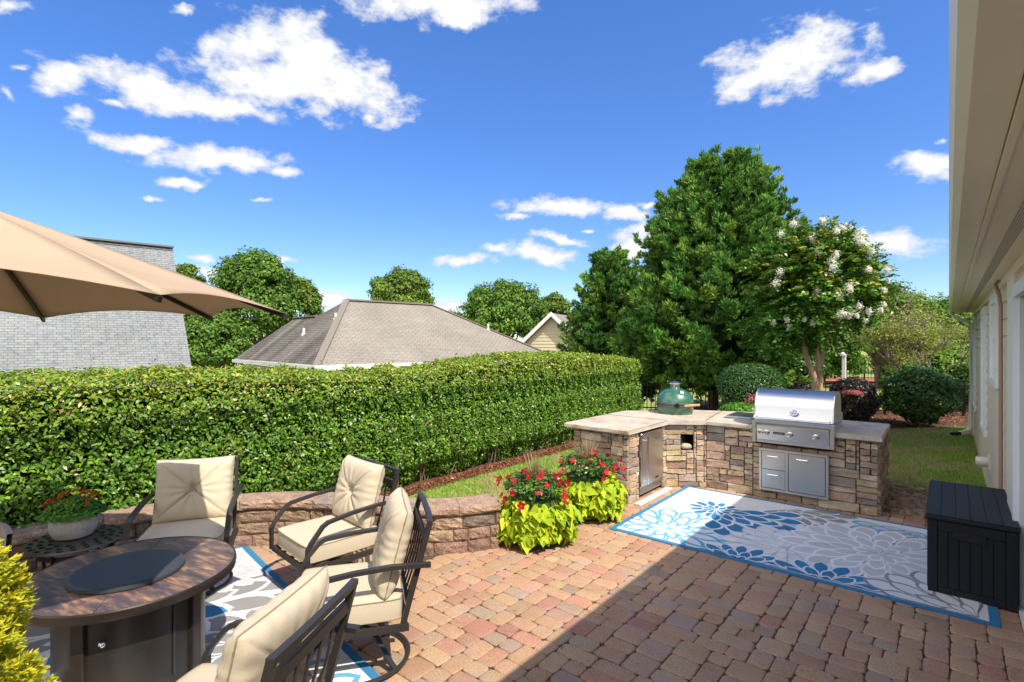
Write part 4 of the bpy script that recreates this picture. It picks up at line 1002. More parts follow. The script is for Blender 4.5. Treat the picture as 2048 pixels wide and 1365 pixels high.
for k in range(30):
    a = r2.uniform(0, 6.28); r_ = math.sqrt(r2.random()) * .20; c0 = np.array([r_ * math.cos(a), r_ * math.sin(a), .22 + .14 * (1 - (r_ / .25) ** 2)])
    m_ = 26; d = unit(r2.normal(size=(m_, 3)) + np.array([0, 0, .5])); Vs.append(leaf_quads(c0 + d * .014, d, .013, .012)); 
    Cs.append(vary(random.choice([(.55, .10, .02), (.5, .03, .015), (.62, .2, .03)]), m_, .2))
quads('blossom', np.concatenate(Vs), np.concatenate(Cs), M['petal'], pp)

bc5 = thing('patio_armchair', 'taupe rounded-back patio chair with thin curled black arm, half hidden by the yellow shrub', 'armchair', (-4.62, .30, 0), R_(65))
mb = MB()
def shell(u, v):
    a = (u - .5) * R_(150); r = .27; z = .44 + .32 * v * (1 - .18 * (2 * u - 1) ** 2 * v); return (r * math.sin(a), r * math.cos(a) * .9 + .05 * v, z)
mb.grid(shell, 14, 8); mb.grid(lambda u, v: (lambda p: (p[0] * .9, p[1] * .9, p[2]))(shell(u, v)), 14, 8, flip=True)
mb.grid(lambda u, v: (lambda p: (p[0] * (1 - .1 * v), p[1] * (1 - .1 * v), p[2]))(shell(u, 1)), 14, 1)
mb.build('backrest', mk('taupe_sling', (.27, .22, .19), rough=.8, nscale=150, namt=.1), bc5, smooth=True, angle=50)
mb = MB(); mb.lathe([(.24, .40), (.26, .415), (.25, .44), (0, .45)], 32); mb.build('seat', M['cushion'], bc5, smooth=True, angle=40)
for s in (-1, 1):
    mb = MB(); mb.sweep([(s * .27, .02, .62), (s * .29, -.12, .66), (s * .29, -.24, .65), (s * .29, -.28, .60), (s * .28, -.24, .56), (s * .27, -.20, .42)], .018, n=8, up=(1, 0, 0)); mb.build('arm', M['blackmet'], bc5, smooth=True)
for k in range(4):
    a = R_(45 + 90 * k); mb = MB(); mb.sweep([(.2 * math.cos(a), .2 * math.sin(a), .41), (.27 * math.cos(a), .27 * math.sin(a), .0)], .022, n=8, up=(1, 0, 0)); mb.build('leg', M['blackmet'], bc5)

# ================================================================== UMBRELLA
um = thing('patio_umbrella', 'large taupe canvas patio umbrella open at the left over the seating', 'umbrella', (-3.44, .24, 0))
SC_ = .80; shr = lambda v: Vector((v.x * SC_, v.y * SC_, EYE + (v.z - EYE) * SC_))
O = Vector((-3.44, .24, 0)); hub = shr(Vector((-4.30, .30, 2.74)))
N1 = D(320, 591, 2.40); Cc = D(574, 629, 3.72); Bb = D(425, 635, 4.52); Aa = D(88, 637, 4.50)
rim = [N1, Cc, Bb, Aa, Vector((-5.88, -.29, 2.16)), Vector((-5.01, -1.24, 2.2)), Vector((-3.73, -1.3, 2.2)), Vector((-2.78, -.43, 2.19))]
rim = [shr(v) for v in rim]
mb = MB()
for i in range(8):
    a, b = rim[i], rim[(i + 1) % 8]
    def f(u, v, a=a, b=b):
        e = a.lerp(b, u); p = hub.lerp(e, v)
        sag = .012 * math.sin(math.pi * v); side = -.05 * 4 * u * (1 - u) * v * v      # the hem scoops in between the ribs
        p = p + Vector((0, 0, sag - .03 * 4 * u * (1 - u) * math.sin(math.pi * min(1, v)) + .018 * 4 * u * (1 - u) * v ** 3))
        p = p + (hub - e) * (.055 * 4 * u * (1 - u) * v ** 6)
        return p - O
    mb.grid(f, 10, 14)
cn = mb.build('canopy', M['umb'], um, smooth=True, angle=70)
sol = cn.modifiers.new('thickness', 'SOLIDIFY'); sol.thickness = .003
mb = MB()
for i in range(8):
    a, b = rim[i], rim[(i + 1) % 8]
    mb.grid(lambda u, v, a=a, b=b: (hub + Vector((0, 0, .012))).lerp(a.lerp(b, u), v * .10) + Vector((0, 0, .0 + .015 * v)) - O, 4, 3)
vt = mb.build('vent_flap', M['umb'], um, smooth=True); sol = vt.modifiers.new('thickness', 'SOLIDIFY'); sol.thickness = .003
for i in range(8):
    pts = []
    for k in range(9):
        v = .06 + (1.0 - .06) * k / 8; p = hub.lerp(rim[i], v); pts.append(p + Vector((0, 0, .012 * math.sin(math.pi * v) - .016)) - O)
    mb = MB(); mb.sweep(pts, .016, .022); mb.build('rib', M['tabledk'], um)
for i in (0, 1):
    p = rim[i].lerp(hub, .03) - O; q = rim[i].lerp(hub, .0) - O
mb = MB(); mb.sweep([(0, 0, .05), (0, 0, 2.60)], .045, n=14, up=(1, 0, 0)); mb.build('pole', M['bronze'], um, smooth=True, angle=40)
mb = MB(); mb.lathe([(.25, 0), (.25, .03), (.20, .05), (.03, .07)], 32); mb.build('base', M['bronze'], um)

# ================================================================== STORAGE BOX
sx = thing('deck_box', 'black resin storage deck box with plank pattern and recessed handle by the house wall', 'storage box', (-.13, 5.17, .006))
W_, D_2, Hh = .515, 1.26, .60
mb = MB(); mb.box((.01, .012, 0), (W_ - .01, D_2 - .01, Hh - .035))
for k in range(8):
    if k == 0: xa, xb = .004, .062
    elif k == 7: xa, xb = W_ - .066, W_ - .006
    else: xa = .065 + (k - 1) * (W_ - .134) / 6; xb = .065 + k * (W_ - .134) / 6 - .004
    if k in (0, 7): mb.box((xa, .001, .0), (xb, .02, Hh - .04), bev=.003)
    else:
        z1 = Hh - .12
        mb.box((xa, .004, .06), (xb, .02, z1), bev=.003)
mb.box((.066, .002, Hh - .116), (W_ - .07, .02, Hh - .04), bev=.003); mb.box((.066, .002, .002), (W_ - .07, .02, .056), bev=.003)
for k in range(10): ya = .03 + k * .122; mb.box((.0, ya, .03), (.012, ya + .118, Hh - .04), bev=.003)
bd = mb.build('body', M['boxp'], sx)
mb = MB(); hx0, hx1, hz0, hz1 = .15, .335, Hh - .155, Hh - .105
mb.box((hx0, -.008, hz1), (hx1, .006, hz1 + .007), bev=.002); mb.box((hx0, -.008, hz0 - .007), (hx1, .006, hz0), bev=.002); mb.box((hx0 - .007, -.008, hz0 - .007), (hx0, .006, hz1 + .007), bev=.002); mb.box((hx1, -.008, hz0 - .007), (hx1 + .007, .006, hz1 + .007), bev=.002)
bh = mb.build('handle', M['boxp'], sx)
mb = MB(); mb.box((hx0, -.0035, hz0), (hx1, .004, hz1)); mb.build('dark_recess_plate', M['dark'], bh)  # flat dark plate painting the shade inside the hand hold
mb = MB(); mb.box((-.012, -.012, Hh - .036), (W_ + .006, D_2 + .006, Hh - .008), bev=.006)
for k in range(6): xa = -.004 + k * .0875; mb.box((xa, -.004, Hh - .009), (xa + .0862, D_2 - .002, Hh + .004), bev=.003)
mb.build('lid', M['boxp'], sx)

# ================================================================== HOUSE
ho = thing('house', 'tan lap-sided house wall with cream gutter and white windows along the right edge', 'house', (.403, 8, 0))
HX = .403; YE = 14.34; Y0 = -6.0
def hb(mb, name, mat, parent=ho, **k):
    mb.v = [(x - .403, y - 8, z) for x, y, z in mb.v]; return mb.build(name, mat, parent, **k)
wins = [(13.15, 13.95, .72, 2.30), (9.62, 10.45, .74, 2.30), (7.35, 8.25, 1.55, 2.34)]
DOOR = (2.6, 5.35)
mb = MB(); ex = .152; z = -.3
while z < 2.56:
    z1 = min(z + ex, 2.56); segs = [(Y0, YE)]
    for (a, b, c, d) in wins + [(DOOR[0], DOOR[1], 0.02, 2.25)]:
        if c < z1 and d > z:
            ns = []
            for s0, s1 in segs:
                if a > s0: ns.append((s0, min(s1, a)))
                if b < s1: ns.append((max(s0, b), s1))
            segs = [s for s in ns if s[1] - s[0] > .01]
    for s0, s1 in segs:
        mb.add([(HX - .020, s0, z), (HX - .020, s1, z), (HX + .001, s1, z1), (HX + .001, s0, z1), (HX + .02, s0, z), (HX + .02, s1, z)], [[0, 3, 2, 1], [0, 1, 5, 4]])
    z = z1
hb(mb, 'siding', M['siding'])
mb = MB(); mb.box((HX + .004, Y0, -.3), (HX + .15, DOOR[0], 2.56)); mb.box((HX + .004, DOOR[1], -.3), (HX + .15, YE, 2.56)); mb.box((HX + .004, DOOR[0], 2.25), (HX + .15, DOOR[1], 2.56)); mb.box((HX + .15, Y0, -.3), (HX + 9, Y0 + .2, 2.6)); mb.box((HX + .15, YE - .2, -.3), (HX + 9, YE - .005, 2.6)); mb.box((HX + 8.8, Y0 + .2, -.3), (HX + 9, YE - .2, 2.6))
hb(mb, 'wall', M['siding'])
mb = MB(); mb.box((HX - .03, YE - .09, -.1), (HX + .06, YE + .012, 2.50)); mb.box((HX - .034, 5.42, -.1), (HX + .02, 5.95, 2.50), bev=.004); mb.box((HX - .026, Y0, 2.44), (HX + .02, YE + .01, 2.555))
hb(mb, 'corner_board', M['trimtan'])
for (a, b, c, d) in wins:
    mb = MB(); t = .10
    mb.box((HX - .040, a - t, c - .03), (HX + .02, a, d + t)); mb.box((HX - .040, b, c - .03), (HX + .02, b + t, d + t)); mb.box((HX - .036, a, d), (HX + .02, b, d + t)); mb.box((HX - .045, a - t - .02, c - .10), (HX + .02, b + t + .02, c - .03))
    wf = hb(mb, 'window', M['white'])
    mb = MB(); mid = (c + d) / 2; f = .04
    mb.box((HX - .012, a, c - .03), (HX + .03, a + f, d)); mb.box((HX - .012, b - f, c - .03), (HX + .03, b, d)); mb.box((HX - .014, a + f, mid - .02), (HX + .03, b - f, mid + .02)); mb.box((HX - .013, a + f, c - .03), (HX + .03, b - f, c + .02)); mb.box((HX - .013, a + f, d - .04), (HX + .03, b - f, d))
    o_ = hb(mb, 'sash', M['white'], wf)
    mb = MB(); mb.box((HX + .008, a + f, c + .02), (HX + .012, b - f, d - .04)); hb(mb, 'pane', M['glass'], wf)
mb = MB(); t = .09; a, b, d = DOOR[0], DOOR[1], 2.25
mb.box((HX - .04, b - .0, 0), (HX + .05, b + t, d + t)); mb.box((HX - .04, a - t, 0), (HX + .05, a, d + t)); mb.box((HX - .04, a, d), (HX + .05, b, d + t)); mb.box((HX - .01, b - .07, .02), (HX + .04, b, d)); mb.box((HX - .01, a, .02), (HX + .04, a + .07, d)); mb.box((HX - .01, 3.9, .02), (HX + .04, 3.98, d)); mb.box((HX - .02, a, 0), (HX + .05, b, .02))
pd = hb(mb, 'patio_door', M['white'])
mb = MB(); mb.box((HX + .02, a + .07, .03), (HX + .026, b - .07, d)); hb(mb, 'pane', M['glass'], pd)
mb = MB(); yy = a + .1
while yy < b - .1: mb.sweep([(HX + .075, yy, .03), (HX + .075, yy, d - .03)], .004, .085, up=(0, 1, 0)); yy += .08
hb(mb, 'vertical_blinds', mk('blind', (.55, .6, .66), rough=.5), pd)
# eaves
mb = MB(); k_ = [(.127, 2.52), (.04, 2.52), (.012, 2.545), (.012, 2.565), (.0, 2.60), (.0, 2.645), (.010, 2.645), (.010, 2.605), (.022, 2.57), (.022, 2.55), (.045, 2.53), (.127, 2.53)]
for y in (0,):
    n_ = len(k_); vs = [(x, Y0, z) for x, z in k_] + [(x, YE + .02, z) for x, z in k_]
    mb.add(vs, [[i, (i + 1) % n_, n_ + (i + 1) % n_, n_ + i] for i in range(n_)] + [[n_ + i for i in range(n_)]])
mb.box((.0, YE + .02, 2.52), (.127, YE + .024, 2.645))
yy = 1.2
while yy < YE: mb.box((.004, yy, 2.60), (.12, yy + .02, 2.602)); yy += 3.05
hb(mb, 'gutter', M['gutter'])
mb = MB(); mb.box((.130, Y0, 2.505), (.150, YE + .02, 2.66)); hb(mb, 'fascia', M['trimtan'])
mb = MB(); mb.box((.150, Y0, 2.512), (.236, YE + .01, 2.53)); mb.box((.300, Y0, 2.512), (HX + .0, YE + .01, 2.53)); hb(mb, 'soffit', M['soffit'])
# perforated soffit strip with flat dark faces painting the shade in its holes
mb = MB(); mb.box((.236, Y0, 2.514), (.300, YE + .01, 2.53)); pf = hb(mb, 'soffit_vent', M['soffitp'])
mb = MB(); yy = 1.0
while yy < YE - .05:
    stp = .011
    for r in range(6): x = .241 + r * .0098; mb.add([(x, yy, 2.5135), (x + .0038, yy, 2.5135), (x + .0038, yy + .0055, 2.5135), (x, yy + .0055, 2.5135)], [[0, 3, 2, 1]])
    yy += stp
hb(mb, 'dark_perforation', M['dark'], pf)
for yv in np.arange(2.0, 14, 1.22):
    pass
mb = MB(); 
roof_face('roof', [(.02 - .403, Y0 - 8, 2.64), (.02 - .403, YE + .15 - 8, 2.64), (5.0 - .403, YE + .15 - 8, 4.9), (5.0 - .403, Y0 - 8, 4.9)], M['shbrown'], ho, .06)
roof_face('roof', [(9.7 - .403, Y0 - 8, 2.64), (9.7 - .403, YE + .15 - 8, 2.64), (5.0 - .403, YE + .15 - 8, 4.9), (5.0 - .403, Y0 - 8, 4.9)], M['shbrown'], ho, .06)
# downspout at the far corner
mb = MB(); yd = YE - .02
mb.sweep([(.06, yd, 2.53), (.06, yd, 2.47), (.12, yd, 2.40), (.30, yd, 2.33), (.345, yd, 2.27), (.345, yd, .17), (.30, yd - .05, .09), (.16, yd - .20, .05)], .085, .065)
hb(mb, 'downspout', M['gutter'])
mb = MB(); mb.sweep([(.16, yd - .20, .05), (.05, yd - .32, .03)], .09, .07); hb(mb, 'downspout_outlet', M['blackmet'])
mb = MB(); mb.sweep([(HX - .04, 6.72, 2.50), (HX - .065, 6.72, 2.46), (HX - .05, 6.55, 2.35), (HX - .042, 6.5, 2.25), (HX - .042, 6.5, -.1)], .03, n=8, up=(1, 0, 0)); hb(mb, 'conduit', mk('tan_pvc', (.36, .22, .15), rough=.5))
mb = MB(); mb.box((HX - .03, 8.75, .34), (HX - .0, 9.0, .50), bev=.004); mb.lathe([(.05, 0), (.062, .03), (.062, .10), (.05, .115), (0, .118)], 16, M=Matrix.Translation((HX - .03, 8.86, .42)) @ Matrix.Rotation(R_(-90), 4, 'Y')); hb(mb, 'outlet_cover', M['gutter'], smooth=True, angle=40)

# ================================================================== NEIGHBOUR HOUSES
def vp_frame(corner_px, corner_py, d, V=1150):
    L_ = px_dir(1024 + V, 682.5); L_.z = 0; L_.normalize(); Wd = Vector((-L_.y, L_.x, 0)); C0 = D(corner_px, corner_py, d); return C0, L_, Wd
C0, Ld, Wd = vp_frame(633, 733, 15.3)
nb = thing('hip_roof_house', 'neighbour house with low brown shingled hip roof rising behind the middle of the hedge', 'house', (C0.x, C0.y, -1.9))
eave = C0.z
def q2(p, q, z): return Vector((Ld.x * p + Wd.x * q, Ld.y * p + Wd.y * q, z + 1.9))
pe = 10.37; qe = 7.3
r1 = q2(2.65, 3.65, 3.45); r2_ = q2(6.42, 3.65, 3.45)
roof_face('roof_front', [q2(0, 0, eave), q2(pe, 0, eave), r2_, r1], M['shbrown'], nb, .1)
roof_face('roof_end', [q2(pe, 0, eave), q2(pe, qe, eave), r2_], M['shbrown'], nb, .1)
roof_face('roof_back', [q2(pe, qe, eave), q2(0, qe, eave), r1, r2_], M['shbrown'], nb, .1)
roof_face('roof_side', [q2(0, qe + .9, eave), q2(0, 0, eave), r1, q2(1.95, 4.7, 2.86), q2(1.95, 6.9, 2.86)], M['shdark'], nb, .1)
roof_face('roof_wing', [q2(0, qe + .9, eave), q2(4.5, qe + .9, eave), q2(4.5, 6.9, 2.86), q2(1.95, 6.9, 2.86)], M['shbrown'], nb, .1)
roof_face('roof_wing', [q2(1.95, 4.7, 2.86), q2(1.95, 6.9, 2.86), q2(4.5, 6.9, 2.855), q2(4.5, 4.7, 2.855)], M['shbrown'], nb, .1)
mb = MB(); mb.sweep([q2(0, 0, eave + .02), r1 + Vector((0, 0, .02))], .22, .05); mb.sweep([r1 + Vector((0, 0, .02)), r2_ + Vector((0, 0, .02))], .25, .06); mb.sweep([r2_ + Vector((0, 0, .02)), q2(pe, 0, eave + .02)], .2, .04); mb.sweep([q2(1.95, 4.7, 2.88), q2(1.95, 6.9, 2.88)], .2, .05); mb.build('ridge_cap', M['shbrown'], nb)
mb = MB(); mb.sweep([q2(0, qe + .9, eave - .06), q2(-.06, -.06, eave - .06), q2(pe, -.06, eave - .06)], .13, .12); mb.sweep([q2(.1, qe + .8, eave - .1), q2(.35, qe + .5, eave - .3), q2(.35, qe + .5, eave - 2.5)], .09, .07, up=(1, 0, 0)); mb.build('gutter', M['white'], nb)
mb = MB(); mb.prism([(v.x, v.y) for v in (q2(.35, .35, 0), q2(pe - .35, .35, 0), q2(pe - .35, qe - .3, 0), q2(.35, qe + .5, 0))], 0, eave + 1.85); mb.build('wall', M['siding'], nb)
def vent(parent, p, h=.22, r=.05):
    m_ = MB(); m_.lathe([(r * 1.9, -.06), (r * 1.6, .02), (r, .04), (r, h), (r * .8, h), (0, h - .02)], 10, tuple(p)); m_.build('roof_vent', M['ventgrey'], parent)
f_left = lambda p, q: q2(p, q, eave + (3.45 - eave) / 2.65 * p); f_front = lambda p, q: q2(p, q, eave + (3.45 - eave) / 3.65 * q)
vent(nb, f_left(1.15, 3.9)); vent(nb, f_left(1.75, 2.6)); vent(nb, f_front(8.15, 2.0))

g0 = D(345, 497, 16.0); L2 = Ld
gh = thing('grey_roof_house', 'neighbour house with steep light grey shingled roof behind the umbrella and hedge at far left', 'house', (g0.x, g0.y, -1.9))
W3 = -Wd
def q3(p, q, z): return Vector((Ld.x * p + W3.x * q, Ld.y * p + W3.y * q, z + 1.9))
zr = g0.z; zb = .25; qb = 2.56 * (zr - zb) / (zr - 1.11)
roof_face('roof_front', [q3(-14, 0, zr), q3(0, 0, zr), q3(0, qb, zb), q3(-14, qb, zb)], M['shgrey'], gh, .12)
roof_face('roof_back', [q3(-14, 0, zr), q3(0, 0, zr), q3(0, -3.4, zb), q3(-14, -3.4, zb)], M['shgrey'], gh, .12)
mb = MB(); mb.sweep([q3(-14, 0, zr + .03), q3(.02, 0, zr + .03)], .26, .05); mb.build('ridge_cap', M['shgrey'], gh)
mb = MB(); mb.add([q3(-.25, -2.9, zb - .05), q3(-.25, qb - .4, zb - .05), q3(-.25, 0, zr - .25), q3(-.25, -2.9, -1.9), q3(-.25, qb - .4, -1.9)], [[0, 1, 2], [3, 4, 1, 0]])
mb.prism([(v.x, v.y) for v in (q3(-13.8, -3.0, 0), q3(-.26, -3.0, 0), q3(-.26, qb - .4, 0), q3(-13.8, qb - .4, 0))], 0, zb + 1.85); mb.build('wall', M['siding'], gh)

ap = D(1106, 629, 26); th_ = thing('gable_house', 'small tan sided gable end of a house between the brown roof and the conifers', 'house', (ap.x, ap.y, -1.9))
Rv = px_dir(2024, 682.5) - px_dir(1024, 682.5); Rv.z = 0; Rv.normalize(); Rv = (Rv * .93 - Vector((-math.sin(YAW), math.cos(YAW), 0)) * .37).normalized(); Bv = Vector((-Rv.y, Rv.x, 0))
def q4(p, q, z): return Vector((Rv.x * p + Bv.x * q, Rv.y * p + Bv.y * q, z + 1.9))
za = ap.z; hw = 2.3; ze = za - 2.1
mb = MB(); 
zz = -1.9; 
while zz < za - .12:
    z1 = min(zz + .16, za - .12); wq = lambda z_: hw if z_ < ze else hw * (za - z_) / (za - ze)
    a, b = wq(zz), wq(z1); mb.add([q4(-a, -.02, zz), q4(a, -.02, zz), q4(b, 0, z1), q4(-b, 0, z1), q4(-a, .01, zz), q4(a, .01, zz)], [[0, 1, 2, 3], [0, 4, 5, 1]]); zz = z1
mb.prism([(v.x, v.y) for v in (q4(-hw, .02, 0), q4(hw, .02, 0), q4(hw, 7, 0), q4(-hw, 7, 0))], 0, ze + 1.9); mb.build('siding', mk('buff_siding', (.56, .49, .33), rough=.6), th_)
roof_face('roof_left', [q4(0, -.3, za + .05), q4(0, 7, za + .05), q4(-hw - .4, 7, ze - .3), q4(-hw - .4, -.3, ze - .3)], M['shbrown'], th_, .1)
roof_face('roof_right', [q4(0, -.3, za + .05), q4(0, 7, za + .05), q4(hw + .4, 7, ze - .3), q4(hw + .4, -.3, ze - .3)], M['shbrown'], th_, .1)
mb = MB(); mb.sweep([q4(-hw - .4, -.32, ze - .36), q4(0, -.32, za), q4(hw + .4, -.32, ze - .36)], .04, .16, up=(0, 0, 1)); mb.build('rake_trim', M['white'], th_)

# ================================================================== HEDGE
def hedge_top(y): return 1.53 + .05 * np.sin(y * .9 + .5) + .05 * np.clip((y - 5) / 2, 0, 1) - .06 * np.clip((y - 9.8) / 2, 0, 1)
he = thing('hedge', 'long clipped green privet hedge with glossy leaves running behind the seat wall', 'hedge', (-6.3, 5, 0))
HO = np.array([-6.3, 5, 0])
def hedge_surf(n, r, inset=0):
    """points and normals on the hedge's rounded box surface"""
    Y = r.uniform(-2.2, 11.95, n); u = r.uniform(0, 1, n)          # u along the cross section: front bottom -> front top -> top -> back
    zt = hedge_top(Y); xf, xb = -5.80, -6.85; rc = .22
    per = (zt + .15) + 1.05; s = u * per; front = s < (zt + .15)
    X = np.where(front, xf, xf - (s - zt - .15)); Z = np.where(front, -.15 + s, zt)
    # belly: front face leans in to the ground
    low = np.clip((.45 - Z) / .6, 0, 1); X = X - front * low ** 2 * .28
    nrm = np.stack([np.where(front, 1., 0.), np.zeros(n), np.where(front, .05 - low * .4, 1.)], 1)
    # round the top front edge
    dz = np.clip(1 - (zt - Z) / rc, 0, 1) * front; dx = np.clip(1 - (xf - X) / rc, 0, 1) * (~front)
    X = X - dz ** 2 * rc * .35; Z = Z - dx ** 2 * rc * .35; nrm[:, 2] += dz * 1.0; nrm[:, 0] += dx * 1.0
    return np.stack([X, Y, Z], 1), unit(nrm)
def end_surf(n, r):
    a = r.uniform(0, 1.0, n); X = r.uniform(-6.75, -5.85, n); Z = r.uniform(-.1, 1.45, n)
    ed = np.clip(np.maximum(np.abs(X + 6.3) / .45, (Z - .2) / 1.3) - .6, 0, 1) / .4
    return np.stack([X, 12.05 - .3 * ed ** 2, Z], 1), unit(np.stack([(X + 6.3) * ed, np.ones(n), .6 * ed * (Z > .8)], 1))
r3 = np.random.default_rng(12)
n1 = 135000; p1, m1 = hedge_surf(n1, r3); pe_, me_ = end_surf(7000, r3)
# keep more leaves near the camera smaller spacing
p = np.concatenate([p1, pe_]); m = np.concatenate([m1, me_])
lump = wob(p, 2.2, 1) * .075 + wob(p, 6.0, 4) * .055 + wob(p, 13.0, 9) * .03
depth = r3.random(len(p)) ** 1.7 * .13
p = p + m * (lump - depth + .05)[:, None] + r3.normal(size=p.shape) * .008
near = np.clip(1.25 - (p[:, 1] - 0) / 14, .7, 1.2)
shoot = (r3.random(len(p)) < .012) & (p[:, 2] > 1.2); p[shoot] += np.array([.0, 0, 1.]) * r3.uniform(.02, .11, (int(shoot.sum()), 1))
L_ = r3.uniform(.030, .060, len(p)); W_l = L_ * r3.uniform(.42, .58, len(p))
nr = unit(m + r3.normal(size=p.shape) * .62 + np.array([.1, -.1, .45]))
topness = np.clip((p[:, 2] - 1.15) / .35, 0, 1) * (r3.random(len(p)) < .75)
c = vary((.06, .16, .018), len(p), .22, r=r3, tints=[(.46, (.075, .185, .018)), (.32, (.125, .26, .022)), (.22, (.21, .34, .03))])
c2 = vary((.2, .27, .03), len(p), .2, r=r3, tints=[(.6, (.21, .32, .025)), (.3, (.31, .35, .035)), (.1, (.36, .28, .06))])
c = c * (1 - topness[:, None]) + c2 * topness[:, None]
dead = (r3.random(len(p)) < .005) | ((wob(p, 4.5, 22) > .93) & (r3.random(len(p)) < .22)); c[dead] = (.35, .22, .10)
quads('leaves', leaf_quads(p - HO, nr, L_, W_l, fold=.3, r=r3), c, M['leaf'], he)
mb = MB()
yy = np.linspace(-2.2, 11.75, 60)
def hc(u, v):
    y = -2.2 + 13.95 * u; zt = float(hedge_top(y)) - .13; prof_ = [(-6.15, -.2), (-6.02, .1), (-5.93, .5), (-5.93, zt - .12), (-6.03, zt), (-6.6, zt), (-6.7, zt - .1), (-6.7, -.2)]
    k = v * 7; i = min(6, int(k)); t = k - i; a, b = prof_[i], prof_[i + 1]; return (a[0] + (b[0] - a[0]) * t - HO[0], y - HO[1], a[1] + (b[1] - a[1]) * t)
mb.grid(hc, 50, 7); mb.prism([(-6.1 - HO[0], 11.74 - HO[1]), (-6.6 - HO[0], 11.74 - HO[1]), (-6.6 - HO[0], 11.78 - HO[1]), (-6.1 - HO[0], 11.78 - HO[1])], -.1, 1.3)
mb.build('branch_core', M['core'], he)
mb = MB()
for k in range(60):
    y = -1 + 12.6 * k / 60 + random.uniform(-.06, .06); x = -5.98 + random.uniform(-.1, .05)
    for j in range(3): mb.sweep([(x - HO[0], y - HO[1], -.2), (x + random.uniform(-.02, .1) - HO[0], y + random.uniform(-.15, .15) - HO[1], .15), (x + .1 - HO[0], y + random.uniform(-.3, .3) - HO[1], .5)], .014, n=5, up=(1, 0, 0))
mb.build('stems', M['bark'], he)

# ================================================================== TREES
def limb(mb, a, b, r0, r1, bend=.1, seg=6, rr=random):
    a, b = Vector(a), Vector(b); L = (b - a).length; off = Vector((rr.gauss(0, bend), rr.gauss(0, bend), rr.gauss(0, bend * .5))) * L
    pts = [a.lerp(b, t / seg) + off * math.sin(math.pi * t / seg) for t in range(seg + 1)]
    mb.sweep(pts, r0 * 2, n=8, up=(.9, .3, .1), taper=[1 + (r1 / r0 - 1) * t / seg for t in range(seg + 1)])
    return pts
def broad_tree(name, label, base, top, hw, crown_bottom, tints, seed, nleaf=14000, leaf=.16, nclump=70, trunk_r=.14, group=None, cat='tree', bark='bark', flat=1.0, clump=.21, mat='leafdull', sparse=0):
    """crown = ellipsoid of leaf clumps; positions in metres"""
    r = np.random.default_rng(seed); rr = random.Random(seed); base = Vector(base)
    t = thing(name, label, cat, base, 0, group)
    nclump = int(nclump * 1.9); nleaf = int(nleaf * 1.25); leaf *= .85
    H = top - base.z; cb = crown_bottom - base.z; hz = (H - cb) / 2; cz = cb + hz
    d = unit(r.normal(size=(nclump, 3))); d[:, 2] = np.where(d[:, 2] < -.5, -d[:, 2], d[:, 2]); nclump = nclump; rad = r.uniform(.45, 1.12, nclump) ** .6
    cl = d * rad[:, None] * np.array([hw, hw * flat, hz]) * .80; cl[:, 2] += cz
    cs = clump * hw * r.uniform(.65, 1.25, nclump)
    k = r.integers(0, nclump, nleaf); u = unit(r.normal(size=(nleaf, 3))); u[:, 2] += .15
    rad2 = r.random(nleaf) ** .35
    p = cl[k] + u * (cs[k] * rad2)[:, None] * np.array([1, 1, .8]); p += r.normal(size=p.shape) * leaf * .3
    out = unit(p - np.array([0, 0, cz])); nr = unit(u + out * .5 + r.normal(size=p.shape) * .55 + np.array([0, 0, .3]))
    cc = vary(tints[0][1], nleaf, .2, r=r, tints=tints); cc *= (1 + .28 * wob(cl[k], 3.0 / hw, seed))[:, None]
    L = leaf * r.uniform(.7, 1.3, nleaf)
    quads('crown', leaf_quads(p, nr, L, L * .6, r=r), np.clip(cc, .004, 1), M[mat], t)
    mb = MB(); fork = Vector((rr.uniform(-.1, .1) * hw, rr.uniform(-.1, .1) * hw, cb + .15 * (H - cb)))
    limb(mb, (0, 0, -.2), fork, trunk_r, trunk_r * .75, .03, rr=rr)
    for i in range(min(nclump, 26)):
        mid = fork.lerp(Vector(cl[i]), .4) + Vector((0, 0, .05 * H)); limb(mb, fork, mid, trunk_r * .45, trunk_r * .25, .08, 4, rr); limb(mb, mid, cl[i], trunk_r * .25, trunk_r * .06, .08, 4, rr)
    mb.build('trunk', M[bark], t, smooth=True)
    return t
